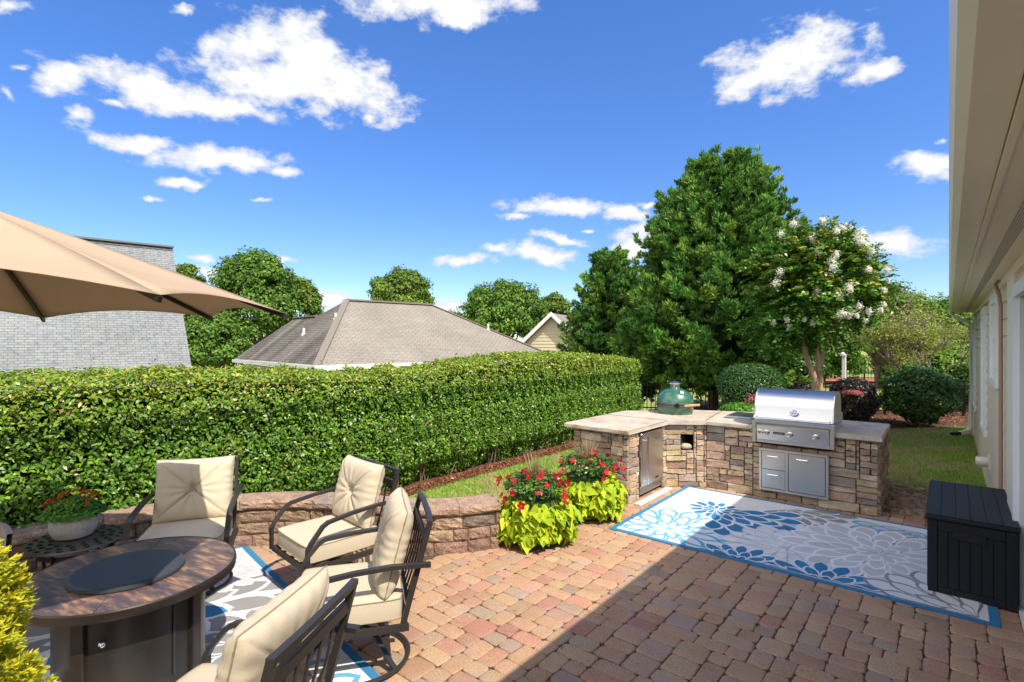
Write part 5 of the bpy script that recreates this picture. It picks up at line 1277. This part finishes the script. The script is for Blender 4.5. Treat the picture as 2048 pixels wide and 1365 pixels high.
def conifer(name, label, base, top, hw, seed, nplume=420, tuft=15, per=14, bottom=.15, L=.15, tints=None, shape=.6, group=None, lean=(0, 0), plen=.5):
    r = np.random.default_rng(seed); base = Vector(base); t = thing(name, label, 'tree', base, 0, group); H = top - base.z
    def prof(h):   # radius at relative height
        return hw * np.where(h < .25, .70 + .30 * h / .25, np.clip((1.0 - h) / .75, 0, 1) ** shape)
    ln = np.array([lean[0], lean[1], 0.])
    h = bottom / H + (.97 - bottom / H) * r.random(nplume) ** 1.1; th = r.uniform(0, 2 * np.pi, nplume)
    rad = prof(h) * (1 + .13 * np.sin(th * 3 + h * 8 + seed)) * r.uniform(.62, .95, nplume)
    c = np.stack([rad * np.cos(th), rad * np.sin(th), h * H], 1) + ln * (h ** 1.3)[:, None]
    up = .35 + 1.3 * h ** 2
    d = unit(np.stack([np.cos(th), np.sin(th), up], 1) + r.normal(size=(nplume, 3)) * .22); pl = plen * r.uniform(.55, 1.35, nplume) * (1.1 - .35 * h)
    k1 = np.repeat(np.arange(nplume), tuft); u = r.random(len(k1)); wd = (.30 * (1 - u ** 1.5) + .05) * pl[k1]
    off = r.normal(size=(len(k1), 3)); off -= (off * d[k1]).sum(1, keepdims=True) * d[k1]
    tc = c[k1] + d[k1] * (u * pl[k1])[:, None] + unit(off) * (wd * np.sqrt(r.random(len(k1))))[:, None]
    td = unit(d[k1] + unit(off) * .55 + np.array([0, 0, .25]))
    k = np.repeat(np.arange(len(k1)), per); n = len(k); tip = unit(td[k] + r.normal(size=(n, 3)) * .36 + np.array([0, 0, .35])); s = L * r.uniform(.6, 1.2, n)
    pos = tc[k] + tip * (s * .5)[:, None] + r.normal(size=(n, 3)) * L * .16
    nr = unit(np.cross(tip, r.normal(size=(n, 3)))); nr = unit(nr + d[k1][k] * .5)
    V = leaf_quads(pos, nr, s, s * .24, fold=.15, tipdir=tip * 3, r=r)
    tint = tints or [(.5, (.068, .17, .028)), (.32, (.10, .225, .034)), (.18, (.16, .28, .04))]
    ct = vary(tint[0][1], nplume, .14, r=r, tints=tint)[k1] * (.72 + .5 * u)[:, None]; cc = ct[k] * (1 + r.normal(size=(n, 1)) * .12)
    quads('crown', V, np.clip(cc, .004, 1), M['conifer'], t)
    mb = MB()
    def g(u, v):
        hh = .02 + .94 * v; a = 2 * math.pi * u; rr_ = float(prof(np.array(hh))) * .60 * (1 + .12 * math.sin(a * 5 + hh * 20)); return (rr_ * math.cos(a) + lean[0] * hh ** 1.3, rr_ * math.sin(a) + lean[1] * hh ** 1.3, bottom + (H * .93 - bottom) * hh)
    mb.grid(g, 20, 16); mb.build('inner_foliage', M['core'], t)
    mb = MB(); limb(mb, (0, 0, -.2), (lean[0] * .8, lean[1] * .8, H * .8), .16, .03, .01); mb.build('trunk', M['bark'], t, smooth=True)
    return t
def gz(v, z): return Vector((v.x, v.y, z))
conifer('leyland_cypress', 'tallest and broadest dark green conifer rising behind the outdoor kitchen', gz(D(1425, 800, 15.2), 0), D(1470, 335, 15.2).z, 2.62, 41, nplume=1150, tuft=14, per=20, L=.15, shape=.50, lean=(.30, .25), plen=.72, bottom=.5, group='conifers behind the hedge end')
conifer('leyland_cypress', 'smaller pointed dark conifer at the left of the tallest one, behind the hedge end', gz(D(1218, 800, 18.5), -.4), D(1226, 512, 18.5).z, 1.75, 42, nplume=560, tuft=13, per=17, L=.14, shape=.7, plen=.6, group='conifers behind the hedge end')

# crape myrtle: three smooth pale trunks, round airy crown, white blossom
cm_b = gz(D(1634, 790, 10.4), 0)
cm = thing('crape_myrtle', 'white flowering crape myrtle with smooth pale forked trunks behind the grill', 'tree', cm_b)
def toL(v): return Vector(v) - cm_b
mb = MB(); rr = random.Random(3)
tops = [toL(D(1600, 672, 10.35)), toL(D(1632, 660, 10.5)), toL(D(1658, 668, 10.4))]
bs = [Vector((-.05, 0, -.1)), Vector((.03, .03, -.1)), Vector((.06, -.02, -.1))]
pts0 = [bs[0], toL(D(1630, 760, 10.38)), toL(D(1614, 715, 10.35)), tops[0]]; mb.sweep(pts0, .15, n=10, up=(.9, .3, .1), taper=[1, .8, .7, .55])
pts1 = [bs[1], toL(D(1640, 760, 10.42)), toL(D(1636, 720, 10.45)), tops[1]]; mb.sweep(pts1, .13, n=10, up=(.9, .3, .1), taper=[1, .85, .7, .5])
pts2 = [toL(D(1638, 750, 10.42)), toL(D(1645, 715, 10.42)), toL(D(1652, 690, 10.4)), tops[2]]; mb.sweep(pts2, .09, n=10, up=(.9, .3, .1), taper=[1, .85, .7, .5])
ncl = 120; r5 = np.random.default_rng(55); cc_ = toL(D(1624, 580, 10.4)); d = unit(r5.normal(size=(ncl, 3)))
cl = d * (r5.uniform(.35, 1, ncl) ** .5)[:, None] * np.array([1.02, 1.05, 1.05]) + np.array(cc_)
for i in range(40): limb(mb, tops[i % 3], Vector(cl[i]), .035, .006, .06, 5, rr)
mb.build('trunk', M['barkpale'], cm, smooth=True)
# leafy shoots: leaves in rows along arching twigs
ns = 3300; k = r5.integers(0, ncl, ns); st_ = cl[k] + r5.normal(size=(ns, 3)) * .12; dirn = unit(unit(st_ - np.array(cc_) + 1e-6) * .9 + r5.normal(size=(ns, 3)) * .5 + np.array([0, 0, .35]))
per = 26; kk = np.repeat(np.arange(ns), per); tt = np.tile(np.linspace(0, 1, per), ns); Ls = r5.uniform(.22, .46, ns)[kk]
droop = np.array([0, 0, -1.]) * (tt ** 2 * .12)[:, None]
pp_ = st_[kk] + dirn[kk] * (tt * Ls)[:, None] + droop; sd = unit(np.cross(dirn[kk], np.array([0, 0, 1.]))) * np.where(np.arange(len(kk)) % 2, 1, -1)[:, None]
pp_ = pp_ + sd * .03 + r5.normal(size=pp_.shape) * .008
nr = unit(np.array([0, 0, 1.]) + dirn[kk] * .3 + r5.normal(size=pp_.shape) * .45)
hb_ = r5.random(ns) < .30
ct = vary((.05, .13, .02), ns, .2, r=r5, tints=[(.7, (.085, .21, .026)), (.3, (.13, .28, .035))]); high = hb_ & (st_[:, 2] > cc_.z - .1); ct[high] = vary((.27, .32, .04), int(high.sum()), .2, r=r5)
Lf = r5.uniform(.055, .09, len(kk))
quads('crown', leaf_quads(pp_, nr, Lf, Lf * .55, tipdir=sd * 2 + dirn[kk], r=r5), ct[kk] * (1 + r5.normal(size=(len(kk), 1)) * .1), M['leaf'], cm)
# blossom panicles on the outside, more to the camera side
Vs, Cs = [], []
for j in range(46):
    u = unit(r5.normal(size=3)); u = u - .0; vdir = np.array((-cm_b).normalized()); 
    if u @ vdir < -.1: u = u - 2 * (u @ vdir) * vdir
    if u[0] < -.35: u = u * np.array([-1, 1, 1])
    u[2] = u[2] if u[2] > -.6 else -u[2]
    c0 = np.array(cc_) + u * np.array([1.36, 1.36, 1.30]) * r5.uniform(.86, 1.05); m_ = 190; rr_ = r5.uniform(.03, .065)
    q = r5.normal(size=(m_, 3)) * rr_ * .55 * np.array([1, 1, 1.2]); Vs.append(leaf_quads(c0 + q, q + r5.normal(size=(m_, 3)) * .02 + np.array([0, 0, .03]), (.026), .024, r=r5)); Cs.append(vary((.86, .85, .74), m_, .08, r=r5))
quads('blossom', np.concatenate(Vs), np.concatenate(Cs), M['petal'], cm)

def shrub(name, label, ctr, rx, ry, rz, tints, seed, n=9000, leaf=.05, cat='shrub', group=None, stems=False, boxy=1.0, mat='leaf', core=.8, lump=.06, root=None):
    r = np.random.default_rng(seed); ctr = Vector(ctr); base = Vector((ctr.x, ctr.y, 0 if root is None else root)); t = thing(name, label, cat, base, 0, group)
    u = unit(r.normal(size=(n, 3))); e = 1 / (np.abs(u) ** (2 * boxy)).sum(1) ** (1 / (2 * boxy)); u2 = u * e[:, None]
    off = np.array([0, 0, ctr.z - base.z]); sc = np.array([rx, ry, rz])
    p = u2 * sc * (1 + lump * wob(u2, 3.2, seed) - .16 * r.random(n) ** 1.5)[:, None] + off + r.normal(size=(n, 3)) * .008
    keep = p[:, 2] > .03; p, u = p[keep], u[keep]; n = len(p)
    L = leaf * r.uniform(.7, 1.3, n); quads('foliage', leaf_quads(p, unit(u / sc + r.normal(size=(n, 3)) * .5 / rx + np.array([0, 0, .4 / rx])), L, L * .55, r=r), vary(tints[0][1], n, .2, r=r, tints=tints), M[mat], t)
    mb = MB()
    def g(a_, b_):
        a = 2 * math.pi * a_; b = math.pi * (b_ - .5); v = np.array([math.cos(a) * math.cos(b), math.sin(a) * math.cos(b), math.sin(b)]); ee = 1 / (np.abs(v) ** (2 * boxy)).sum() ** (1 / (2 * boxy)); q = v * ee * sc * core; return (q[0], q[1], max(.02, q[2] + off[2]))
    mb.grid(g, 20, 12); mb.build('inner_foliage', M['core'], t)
    if stems:
        mb = MB(); rr = random.Random(seed)
        for i in range(9): limb(mb, (rr.uniform(-.05, .05), rr.uniform(-.05, .05), -.05), (rr.uniform(-.7, .7) * rx, rr.uniform(-.7, .7) * ry, off[2] + rr.uniform(-.2, .5) * rz), .022, .008, .08, 5, rr)
        mb.build('stems', M['barkpale'], t, smooth=True)
    return t
GRN = [(.6, (.08, .19, .03)), (.3, (.12, .25, .035)), (.1, (.18, .30, .05))]
shrub('boxwood', 'round clipped dark green boxwood ball behind the side burner', D(1502, 776, 9.9), .57, .55, .46, [(.6, (.045, .125, .028)), (.4, (.065, .16, .032))], 61, 14000, .032, 'shrub', boxy=1.25, lump=.03, core=.88)
shrub('loropetalum', 'dark purplish shrub behind the pink flower stand', D(1705, 800, 11.9), .50, .48, .50, [(.6, (.035, .028, .03)), (.3, (.06, .035, .035)), (.1, (.06, .07, .03))], 62, 6000, .055)
shrub('loropetalum', 'small dark purple shrub left of the crape myrtle trunk', D(1602, 786, 12.2), .26, .26, .24, [(.7, (.03, .028, .03)), (.3, (.055, .04, .035))], 63, 2200, .05)
shrub('camellia', 'large green shrub with pale bare stems at its foot before the black fence', D(1834, 788, 12.0), .68, .60, .58, [(.55, (.055, .14, .026)), (.3, (.085, .19, .03)), (.15, (.17, .26, .04))], 64, 6500, .085, stems=True, boxy=1.15, core=.50, lump=.22)
shrub('camellia', 'green shrub at the house corner behind the downspout', D(1945, 780, 14.8), .6, .6, .75, GRN, 65, 4200, .085, lump=.15)
shrub('bright_shrub', 'bright lime green shrub beyond the fence to the right of the bare tree trunk', D(1900, 745, 20), 2.0, 1.6, .85, [(.5, (.12, .24, .02)), (.5, (.18, .30, .03))], 66, 7500, .12, lump=.15)
shrub('garden_shrub', 'lime green shrub growing behind the crape myrtle trunks', D(1585, 740, 13.6), .8, .6, .55, [(.5, (.06, .15, .02)), (.5, (.10, .2, .025))], 67, 5200, .075, lump=.14)
shrub('low_perennial', 'low bright green spiky perennials just behind the counter', D(1478, 822, 8.9), .30, .18, .13, [(1., (.10, .26, .02))], 68, 2600, .05, cat='plant', root=0)
# its pink flowers
n = 90; r6 = np.random.default_rng(6); c0 = np.array(D(1502, 801, 9.1)); q = r6.normal(size=(n, 3)) * .05
fl = thing('pink_flower_clump', 'small clump of pink flowers behind the counter left of the grill', 'flowers', gz(Vector(c0), 0))
quads('blossom', leaf_quads(c0 - np.array(gz(Vector(c0), 0)) + q, q + r6.normal(size=(n, 3)) * .02, .03, .028, r=r6), vary((.65, .16, .26), n, .2, r=r6), M['petal'], fl)
mb = MB()
for i in range(9): mb.sweep([(random.uniform(-.03, .03), random.uniform(-.03, .03), 0), (random.uniform(-.09, .09), random.uniform(-.09, .09), c0[2])], .008, n=5, up=(1, 0, 0))
mb.build('stem', mk('stem_green', (.06, .14, .02)), fl)

# hanging flower stand
fs_b = gz(D(1712, 838, 11.2), 0); fs = thing('flower_stand', 'pink flowers in a basket on a slim metal shepherd hook by the mulch bed', 'flower stand', fs_b)
mb = MB(); mb.sweep([(0, 0, 0), (0, 0, .95), (-.02, .0, 1.12), (-.06, 0, 1.2), (-.12, 0, 1.17), (-.12, 0, 1.12)], .014, n=6, up=(0, 1, 0)); mb.build('hook', M['blackmet'], fs)
zf = D(1705, 787, 11.2).z
mb = MB(); mb.lathe([(.05, zf - .13), (.12, zf - .07), (.14, zf - .02), (.13, zf - .02), (0, zf - .03)], 16, (-.06, 0, 0)); mb.build('basket', M['soil'], fs)
n = 420; u = unit(r6.normal(size=(n, 3))); u[:, 2] = abs(u[:, 2]) * .6 - .15; p = u * np.array([.19, .19, .12]) + np.array([-.06, 0, zf])
quads('blossom', leaf_quads(p, u + r6.normal(size=(n, 3)) * .3, .045, .04, r=r6), vary((.6, .1, .2), n, .2, r=r6, tints=[(.65, (.62, .07, .20)), (.35, (.25, .32, .05))]), M['petal'], fs)

# fences
def fence(name, label, a, b, h, gap=.11, post=1.9, pr=.016, z0=0.0):
    a, b = Vector(a), Vector(b); a.z = b.z = z0; L = (b - a).length; d = (b - a) / L; t = thing(name, label, 'fence', a)
    mb = MB(); n = int(L / gap)
    for i in range(n + 1): p = d * (i * gap); mb.sweep([(p.x, p.y, .06), (p.x, p.y, h - .02)], pr, n=4, up=(1, 0, 0))
    mb.build('picket', M['blackmet'], t)
    mb = MB()
    for z in (h, h - .14, .12): mb.sweep([(0, 0, z), tuple(d * L + Vector((0, 0, z)))], .028, .03)
    mb.build('rail', M['blackmet'], t)
    k = int(L / post)
    for i in range(k + 1):
        p = d * min(L, i * post + .02); mb = MB(); mb.box((p.x - .03, p.y - .03, 0), (p.x + .03, p.y + .03, h + .06)); mb.build('post', M['blackmet'], t)
    return t
fence('metal_fence', 'black metal picket fence behind the shrubs at the back of the yard', D(1180, 800, 14.6), D(1965, 800, 13.6), .86)
fence('metal_fence', 'distant black metal picket fence across the farther yard', D(1640, 755, 27), D(1900, 755, 25), 1.1, gap=.13, pr=.02)
wp_ = gz(D(1688, 760, 15.5), 0); wp = thing('white_post', 'plain white post with small white cap standing behind the dark purple shrub', 'post', wp_)
mb = MB(); mb.box((-.05, -.05, 0), (.05, .05, D(1688, 712, 15.5).z), bev=.006); mb.build('shaft', M['white'], wp)
mb = MB(); z_ = D(1688, 712, 15.5).z; mb.box((-.09, -.07, z_), (.06, .07, z_ + .03)); mb.lathe([(.07, .03), (.08, .06), (.05, .09), (0, .10)], 12, (-.04, 0, z_)); mb.build('cap', M['white'], wp)

# broadleaf trees beyond the hedge
G1 = [(.5, (.085, .19, .026)), (.32, (.125, .24, .032)), (.18, (.19, .29, .04))]
G2 = [(.5, (.11, .205, .03)), (.35, (.155, .25, .036)), (.15, (.24, .28, .05))]
def bt(label, px, y_top, y_bot, hwpx, d, tints, seed, **k):
    b = gz(D(px, 700, d), -2.0 if px < 1150 else 0.0); return broad_tree('maple_tree' if 'maple' in label else 'broadleaf_tree', label, b, D(px, y_top, d).z, hwpx * d / FPX, D(px, y_bot, d).z, tints, seed, **k)
GR = 'trees beyond the neighbouring houses'
bt('tall dense green maple with pointed top right of the umbrella tip', 510, 486, 760, 92, 27, G1, 71, nleaf=26000, leaf=.20, nclump=110, group=GR)
bt('rounded green maple with yellowish top at the left end of the brown hip roof', 592, 540, 760, 62, 29, G2, 72, nleaf=15000, leaf=.20, nclump=70, group=GR)
bt('darker green tree whose top shows between the grey roof and the umbrella', 372, 512, 770, 48, 30, G2, 73, nleaf=12000, leaf=.20, nclump=60, group=GR)
bt('dark leafy tree filling the gap below the umbrella beside the grey roof', 425, 622, 780, 75, 24, G1, 74, nleaf=17000, leaf=.18, nclump=80, group=GR)
bt('round topped tree rising alone above the ridge of the brown hip roof', 800, 536, 660, 68, 38, G2, 75, nleaf=17000, leaf=.24, nclump=80, group=GR)
bt('broad green tree behind the right slope of the brown hip roof', 1008, 556, 720, 92, 33, G1, 76, nleaf=21000, leaf=.22, nclump=95, group=GR)
bt('light green tree top just left of the small gable house', 1108, 584, 700, 46, 36, G2, 77, nleaf=9000, leaf=.22, nclump=45, group=GR)
bt('slim tree top poking up above the umbrella at the far left', 40, 436, 700, 30, 30, G2, 78, nleaf=6000, leaf=.18, nclump=40, group=GR)
bt('low distant tree between the round tree and the broad tree', 905, 622, 700, 44, 60, G1, 79, nleaf=5000, leaf=.4, nclump=40, group=GR)
bt('green tree behind the crape myrtle at the right', 1760, 562, 760, 105, 22, G2, 80, nleaf=24000, leaf=.15, nclump=100, group='trees beyond the back fence')
bt('dark green tree low behind the bare twig tree', 1890, 590, 770, 120, 30, G1, 81, nleaf=16000, leaf=.2, nclump=90, group='trees beyond the back fence')
bt('shady tree between the conifer and the crape myrtle trunks', 1640, 640, 800, 85, 19, G1, 82, nleaf=12000, leaf=.15, nclump=70, group='trees beyond the back fence')
bt('yellowish young tree standing before the distant fence', 1775, 690, 772, 34, 24, [(.6, (.22, .19, .05)), (.4, (.14, .16, .04))], 83, nleaf=4000, leaf=.12, nclump=40, group='trees beyond the back fence')

# bare twiggy tree by the house corner
tw_b = gz(D(1832, 760, 15.6), 0); tw = thing('twiggy_tree', 'half bare spreading tree with grey twigs and sparse yellow-green leaves near the house corner', 'tree', tw_b)
mb = MB(); rr = random.Random(17); tips = []
def grow(a, dirv, L, r, depth):
    b = a + dirv * L; limb(mb, a, b, r, r * .62, .05, 4, rr)
    if depth == 0: tips.append((a, b)); return
    for i in range(3 if depth > 1 else 4):
        nd = (dirv + Vector((rr.gauss(0, .55), rr.gauss(0, .55), rr.gauss(.05, .35)))).normalized(); grow(b, nd, L * rr.uniform(.62, .85), r * .6, depth - 1)
grow(Vector((0, 0, -.1)), Vector((-.12, 0, 1)).normalized(), .85, .085, 5) if False else None
for dv in (Vector((-.25, .1, 1)), Vector((.45, .1, .85)), Vector((.15, -.2, 1)), Vector((.05, .3, .9)), Vector((-.5, 0, .6))): grow(Vector((dv.x * .15, dv.y * .15, 0)) if dv.z > .7 else Vector((-.06, 0, .6)), dv.normalized(), .95, .055, 4)
mb.build('trunk', mk('grey_bark', (.24, .19, .15), rough=.9, nscale=8, namt=.25), tw, smooth=True)
r7 = np.random.default_rng(77); T = np.array([list(b) for a, b in tips]); T = np.concatenate([T, T[T[:, 2] < 2.2], T[T[:, 2] < 2.2]])
k = r7.integers(0, len(T), 9000); p = T[k] + r7.normal(size=(9000, 3)) * np.array([.17, .17, .06])
quads('crown', leaf_quads(p, np.array([0, 0, 1.]) + r7.normal(size=(9000, 3)) * .5, .065, .04, r=r7), vary((.2, .24, .04), 9000, .25, r=r7, tints=[(.6, (.24, .32, .05)), (.4, (.36, .35, .09))]), M['leafdull'], tw)

# ================================================================== PLANTERS WITH SWEET POTATO VINE
def heart_leaf(L, W):
    """outline (k,2) of a pointed heart leaf, stalk at the origin, tip on +x"""
    return np.array([(0, 0), (-.12 * L, .28 * W), (.05 * L, .52 * W), (.38 * L, .44 * W), (.62 * L, .26 * W), (1.0 * L, 0), (.62 * L, -.26 * W), (.38 * L, -.44 * W), (.05 * L, -.52 * W), (-.12 * L, -.28 * W)])
def vine_planter(label, loc, R, H, seed, nleaf=620, grass_h=.22):
    r = np.random.default_rng(seed); t = thing('vine_planter', label, 'planter', loc, 0, 'lime green vine planters between the seat wall and the island')
    mb = MB(); mb.lathe([(.15, 0), (.20, .01), (.24, .20), (.25, .23), (.265, .235), (.265, .26), (.245, .26), (.24, .24), (0, .235)], 36); mb.build('pot', M['terra'], t, smooth=True, angle=35)
    # vine: big leaves draped over a dome down to the ground
    hl = heart_leaf(1, 1); V = []; C = []
    u = unit(r.normal(size=(nleaf * 2, 3))); u[:, 2] = np.abs(u[:, 2]) * 1.3 - .45; u = unit(u); u = u[u[:, 2] < .66][:nleaf]; n = len(u)
    zc = H * .38; rad = (1 - .2 * r.random(n)) * (1 + .13 * wob(u, 2.4, seed)); fl_ = np.where(u[:, 2] < 0, 1 / np.maximum(.8, np.hypot(u[:, 0], u[:, 1])), 1); c = np.stack([u[:, 0] * R * rad * fl_, u[:, 1] * R * rad * fl_, zc + u[:, 2] * H * .50 * rad], 1); c[:, 2] = np.maximum(c[:, 2], .045)
    nr = unit(u + r.normal(size=(n, 3)) * .45 + np.array([0, 0, .75])); tip = unit(u * 1. + np.array([0, 0, -.9]) + r.normal(size=(n, 3)) * .6); tip = unit(tip - (tip * nr).sum(1, keepdims=True) * nr); sd = np.cross(nr, tip)
    L = r.uniform(.07, .115, n); W = L * r.uniform(.8, 1.0, n)
    for i in range(n):
        q = hl * np.array([L[i], W[i]]); bend = -(q[:, 0] ** 2) * 2.2 + np.abs(q[:, 1]) * .28
        V.append(c[i] + q[:, :1] * tip[i] + q[:, 1:] * sd[i] + bend[:, None] * nr[i]); 
    C = vary((.33, .46, .02), n, .14, r=r, tints=[(.5, (.40, .54, .022)), (.35, (.52, .60, .03)), (.15, (.26, .40, .02))])
    # split each leaf into two halves along the midrib so that it folds
    V = np.array(V); half1 = V[:, [0, 1, 2, 3, 4, 5]]; half2 = V[:, [0, 5, 6, 7, 8, 9]]
    quads('vine_leaves', np.concatenate([half1, half2]), np.concatenate([C, C]), M['leafdull'], t, k=6)
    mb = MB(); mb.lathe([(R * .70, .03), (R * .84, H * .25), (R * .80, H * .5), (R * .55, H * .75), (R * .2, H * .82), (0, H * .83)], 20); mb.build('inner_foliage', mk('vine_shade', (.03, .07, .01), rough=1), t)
    # dark green mandevilla foliage on top
    n = 1100; th = r.uniform(0, 6.28, n); ra = np.sqrt(r.random(n)) * R * .82; z = H * .86 + .10 * (1 - (ra / R) ** 2) + r.normal(size=n) * .035; p = np.stack([ra * np.cos(th), ra * np.sin(th), z], 1)
    quads('foliage', leaf_quads(p, unit(np.array([0, 0, .8]) + unit(p - np.array([0, 0, H * .4])) + r.normal(size=(n, 3)) * .45), r.uniform(.035, .06, n), r.uniform(.018, .028, n), r=r), vary((.05, .15, .02), n, .25, r=r, tints=[(.7, (.04, .12, .018)), (.3, (.12, .24, .03))]), M['leaf'], t)
    # red trumpet flowers: five petals round a yellow throat
    P_, Cc_ = [], []
    for j in range(52):
        a = r.uniform(0, 6.28); q = math.sqrt(r.random()) * R * 1.08; c0 = np.array([q * math.cos(a), q * math.sin(a), H * .90 + .13 * (1 - (q / R) ** 2) + r.uniform(-.10, .06)])
        nn = unit(np.array([math.cos(a) * .6, math.sin(a) * .6, .55]) + r.normal(size=3) * .4); e1 = unit(np.cross(nn, [0, 0, 1.])); e2 = np.cross(nn, e1); S = r.uniform(.025, .038)
        red = np.array(random.choice([(.55, .012, .015), (.50, .015, .03), (.60, .03, .06)])) * r.uniform(.8, 1.1)
        for m_ in range(5):
            b = m_ * 2 * math.pi / 5 + a; dd = e1 * math.cos(b) + e2 * math.sin(b); ss = -e1 * math.sin(b) + e2 * math.cos(b)
            P_.append([c0 - nn * S * .3, c0 + dd * S * .7 + ss * S * .52, c0 + dd * S * 1.25 + nn * S * .1, c0 + dd * S * .7 - ss * S * .52]); Cc_.append(red)
        P_.append([c0 - e1 * S * .2, c0 - e2 * S * .2, c0 + e1 * S * .2, c0 + e2 * S * .2]); Cc_.append((.6, .3, .03))
    quads('blossom', np.array(P_), np.array(Cc_), M['petal'], t)
    # spiky ornamental grass in the middle, tan
    n = 110; a = r.uniform(0, 6.28, n); sp = r.uniform(.02, .6, n) ** 1.1; Vg, Cg = [], []
    for i in range(n):
        d = np.array([math.cos(a[i]) * sp[i], math.sin(a[i]) * sp[i], 1.0]); d /= np.linalg.norm(d); s = np.array([-math.sin(a[i]), math.cos(a[i]), 0]) * .006; Lg = (grass_h + .17) * r.uniform(.7, 1.1); b0 = np.array([0, 0, H * .82]); prev = b0
        for q in range(3):
            nx_ = b0 + d * Lg * (q + 1) / 3 + np.array([math.cos(a[i]), math.sin(a[i]), -.35]) * sp[i] * .09 * ((q + 1) / 3) ** 2; w0, w1 = 1 - q / 3, 1 - (q + 1) / 3 + .05
            Vg.append([prev - s * w0, prev + s * w0, nx_ + s * w1, nx_ - s * w1]); Cg.append(np.array((.42, .34, .17)) * r.uniform(.7, 1.2)); prev = nx_
    quads('grass_spikes', np.array(Vg), np.array(Cg), M['blade'], t)
    return t
vine_planter('lime green vine planter with red flowers standing at the end of the seat wall', (-3.10, 4.12, 0), .37, .58, 91, 820)
vine_planter('lime green vine planter with red flowers standing against the island end beside the refrigerator', (-3.10, 5.08, 0), .39, .60, 92, 860)

# ================================================================== YELLOW SHRUB IN THE FOREGROUND
ysp = D(-160, 1250, 1.78); ys_b = Vector((ysp.x, ysp.y, 0))
yt = thing('golden_cypress', 'bright yellow-green feathery shrub in the lower left corner', 'shrub', ys_b)
mb = MB(); mb.lathe([(.15, 0), (.19, .02), (.23, .40), (.245, .42), (.235, .44), (.21, .42), (0, .40)], 32); mb.build('pot', M['terra'], yt, smooth=True, angle=35)
r8 = np.random.default_rng(88); nt_ = 2300; hh = .40 + .96 * r8.random(nt_); tz = (hh - .40) / .96; th = r8.uniform(0, 6.28, nt_)
rad = .255 * np.clip(1.02 - tz ** 2.2, .0, 1) ** .6 * (1 + .16 * np.sin(th * 4 + hh * 14)) * (1 - .25 * r8.random(nt_) ** 2)
c = np.stack([rad * np.cos(th), rad * np.sin(th), hh], 1); out = unit(np.stack([np.cos(th), np.sin(th), .55 + 0 * th], 1) + r8.normal(size=(nt_, 3)) * .25)
per = 22; k = np.repeat(np.arange(nt_), per); tt = r8.random(len(k)); tip = unit(out[k] + r8.normal(size=(len(k), 3)) * .5); s = r8.uniform(.016, .034, len(k))
pos = c[k] + out[k] * (tt * .055)[:, None] + tip * (s * .5)[:, None]
ct = vary((.4, .38, .02), nt_, .15, r=r8, tints=[(.65, (.60, .58, .03)), (.35, (.36, .44, .03))]); gt = np.array([.75, .68, .05]); cc = ct[k] * (1 - .35 * tt[:, None]) + gt * .35 * tt[:, None]
quads('foliage', leaf_quads(pos, unit(np.cross(tip, r8.normal(size=tip.shape))), s, s * .28, fold=.1, tipdir=tip * 4, r=r8), cc, M['leafdull'], yt)
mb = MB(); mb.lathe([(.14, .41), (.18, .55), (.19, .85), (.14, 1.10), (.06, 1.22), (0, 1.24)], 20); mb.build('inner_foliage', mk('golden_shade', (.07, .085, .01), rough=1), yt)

# fallen leaf litter round the planters
n = 150; r9 = np.random.default_rng(9); xy = np.concatenate([r9.normal(size=(90, 2)) * .35 + np.array([-3.05, 4.3]), r9.uniform((-2.9, 2.5), (-1, 5.0), (60, 2))]); pos = np.concatenate([xy, np.full((n, 1), .006)], 1)
tag(quads('leaf_litter', leaf_quads(pos, np.array([0, 0, 1.]) + r9.normal(size=(n, 3)) * .25, r9.uniform(.008, .022, n), r9.uniform(.006, .012, n), r=r9), vary((.2, .1, .05), n, .3, r=r9), M['chip']), 'tiny fallen brown leaves and petals on the pavers near the planters', 'leaf litter', kind='stuff')
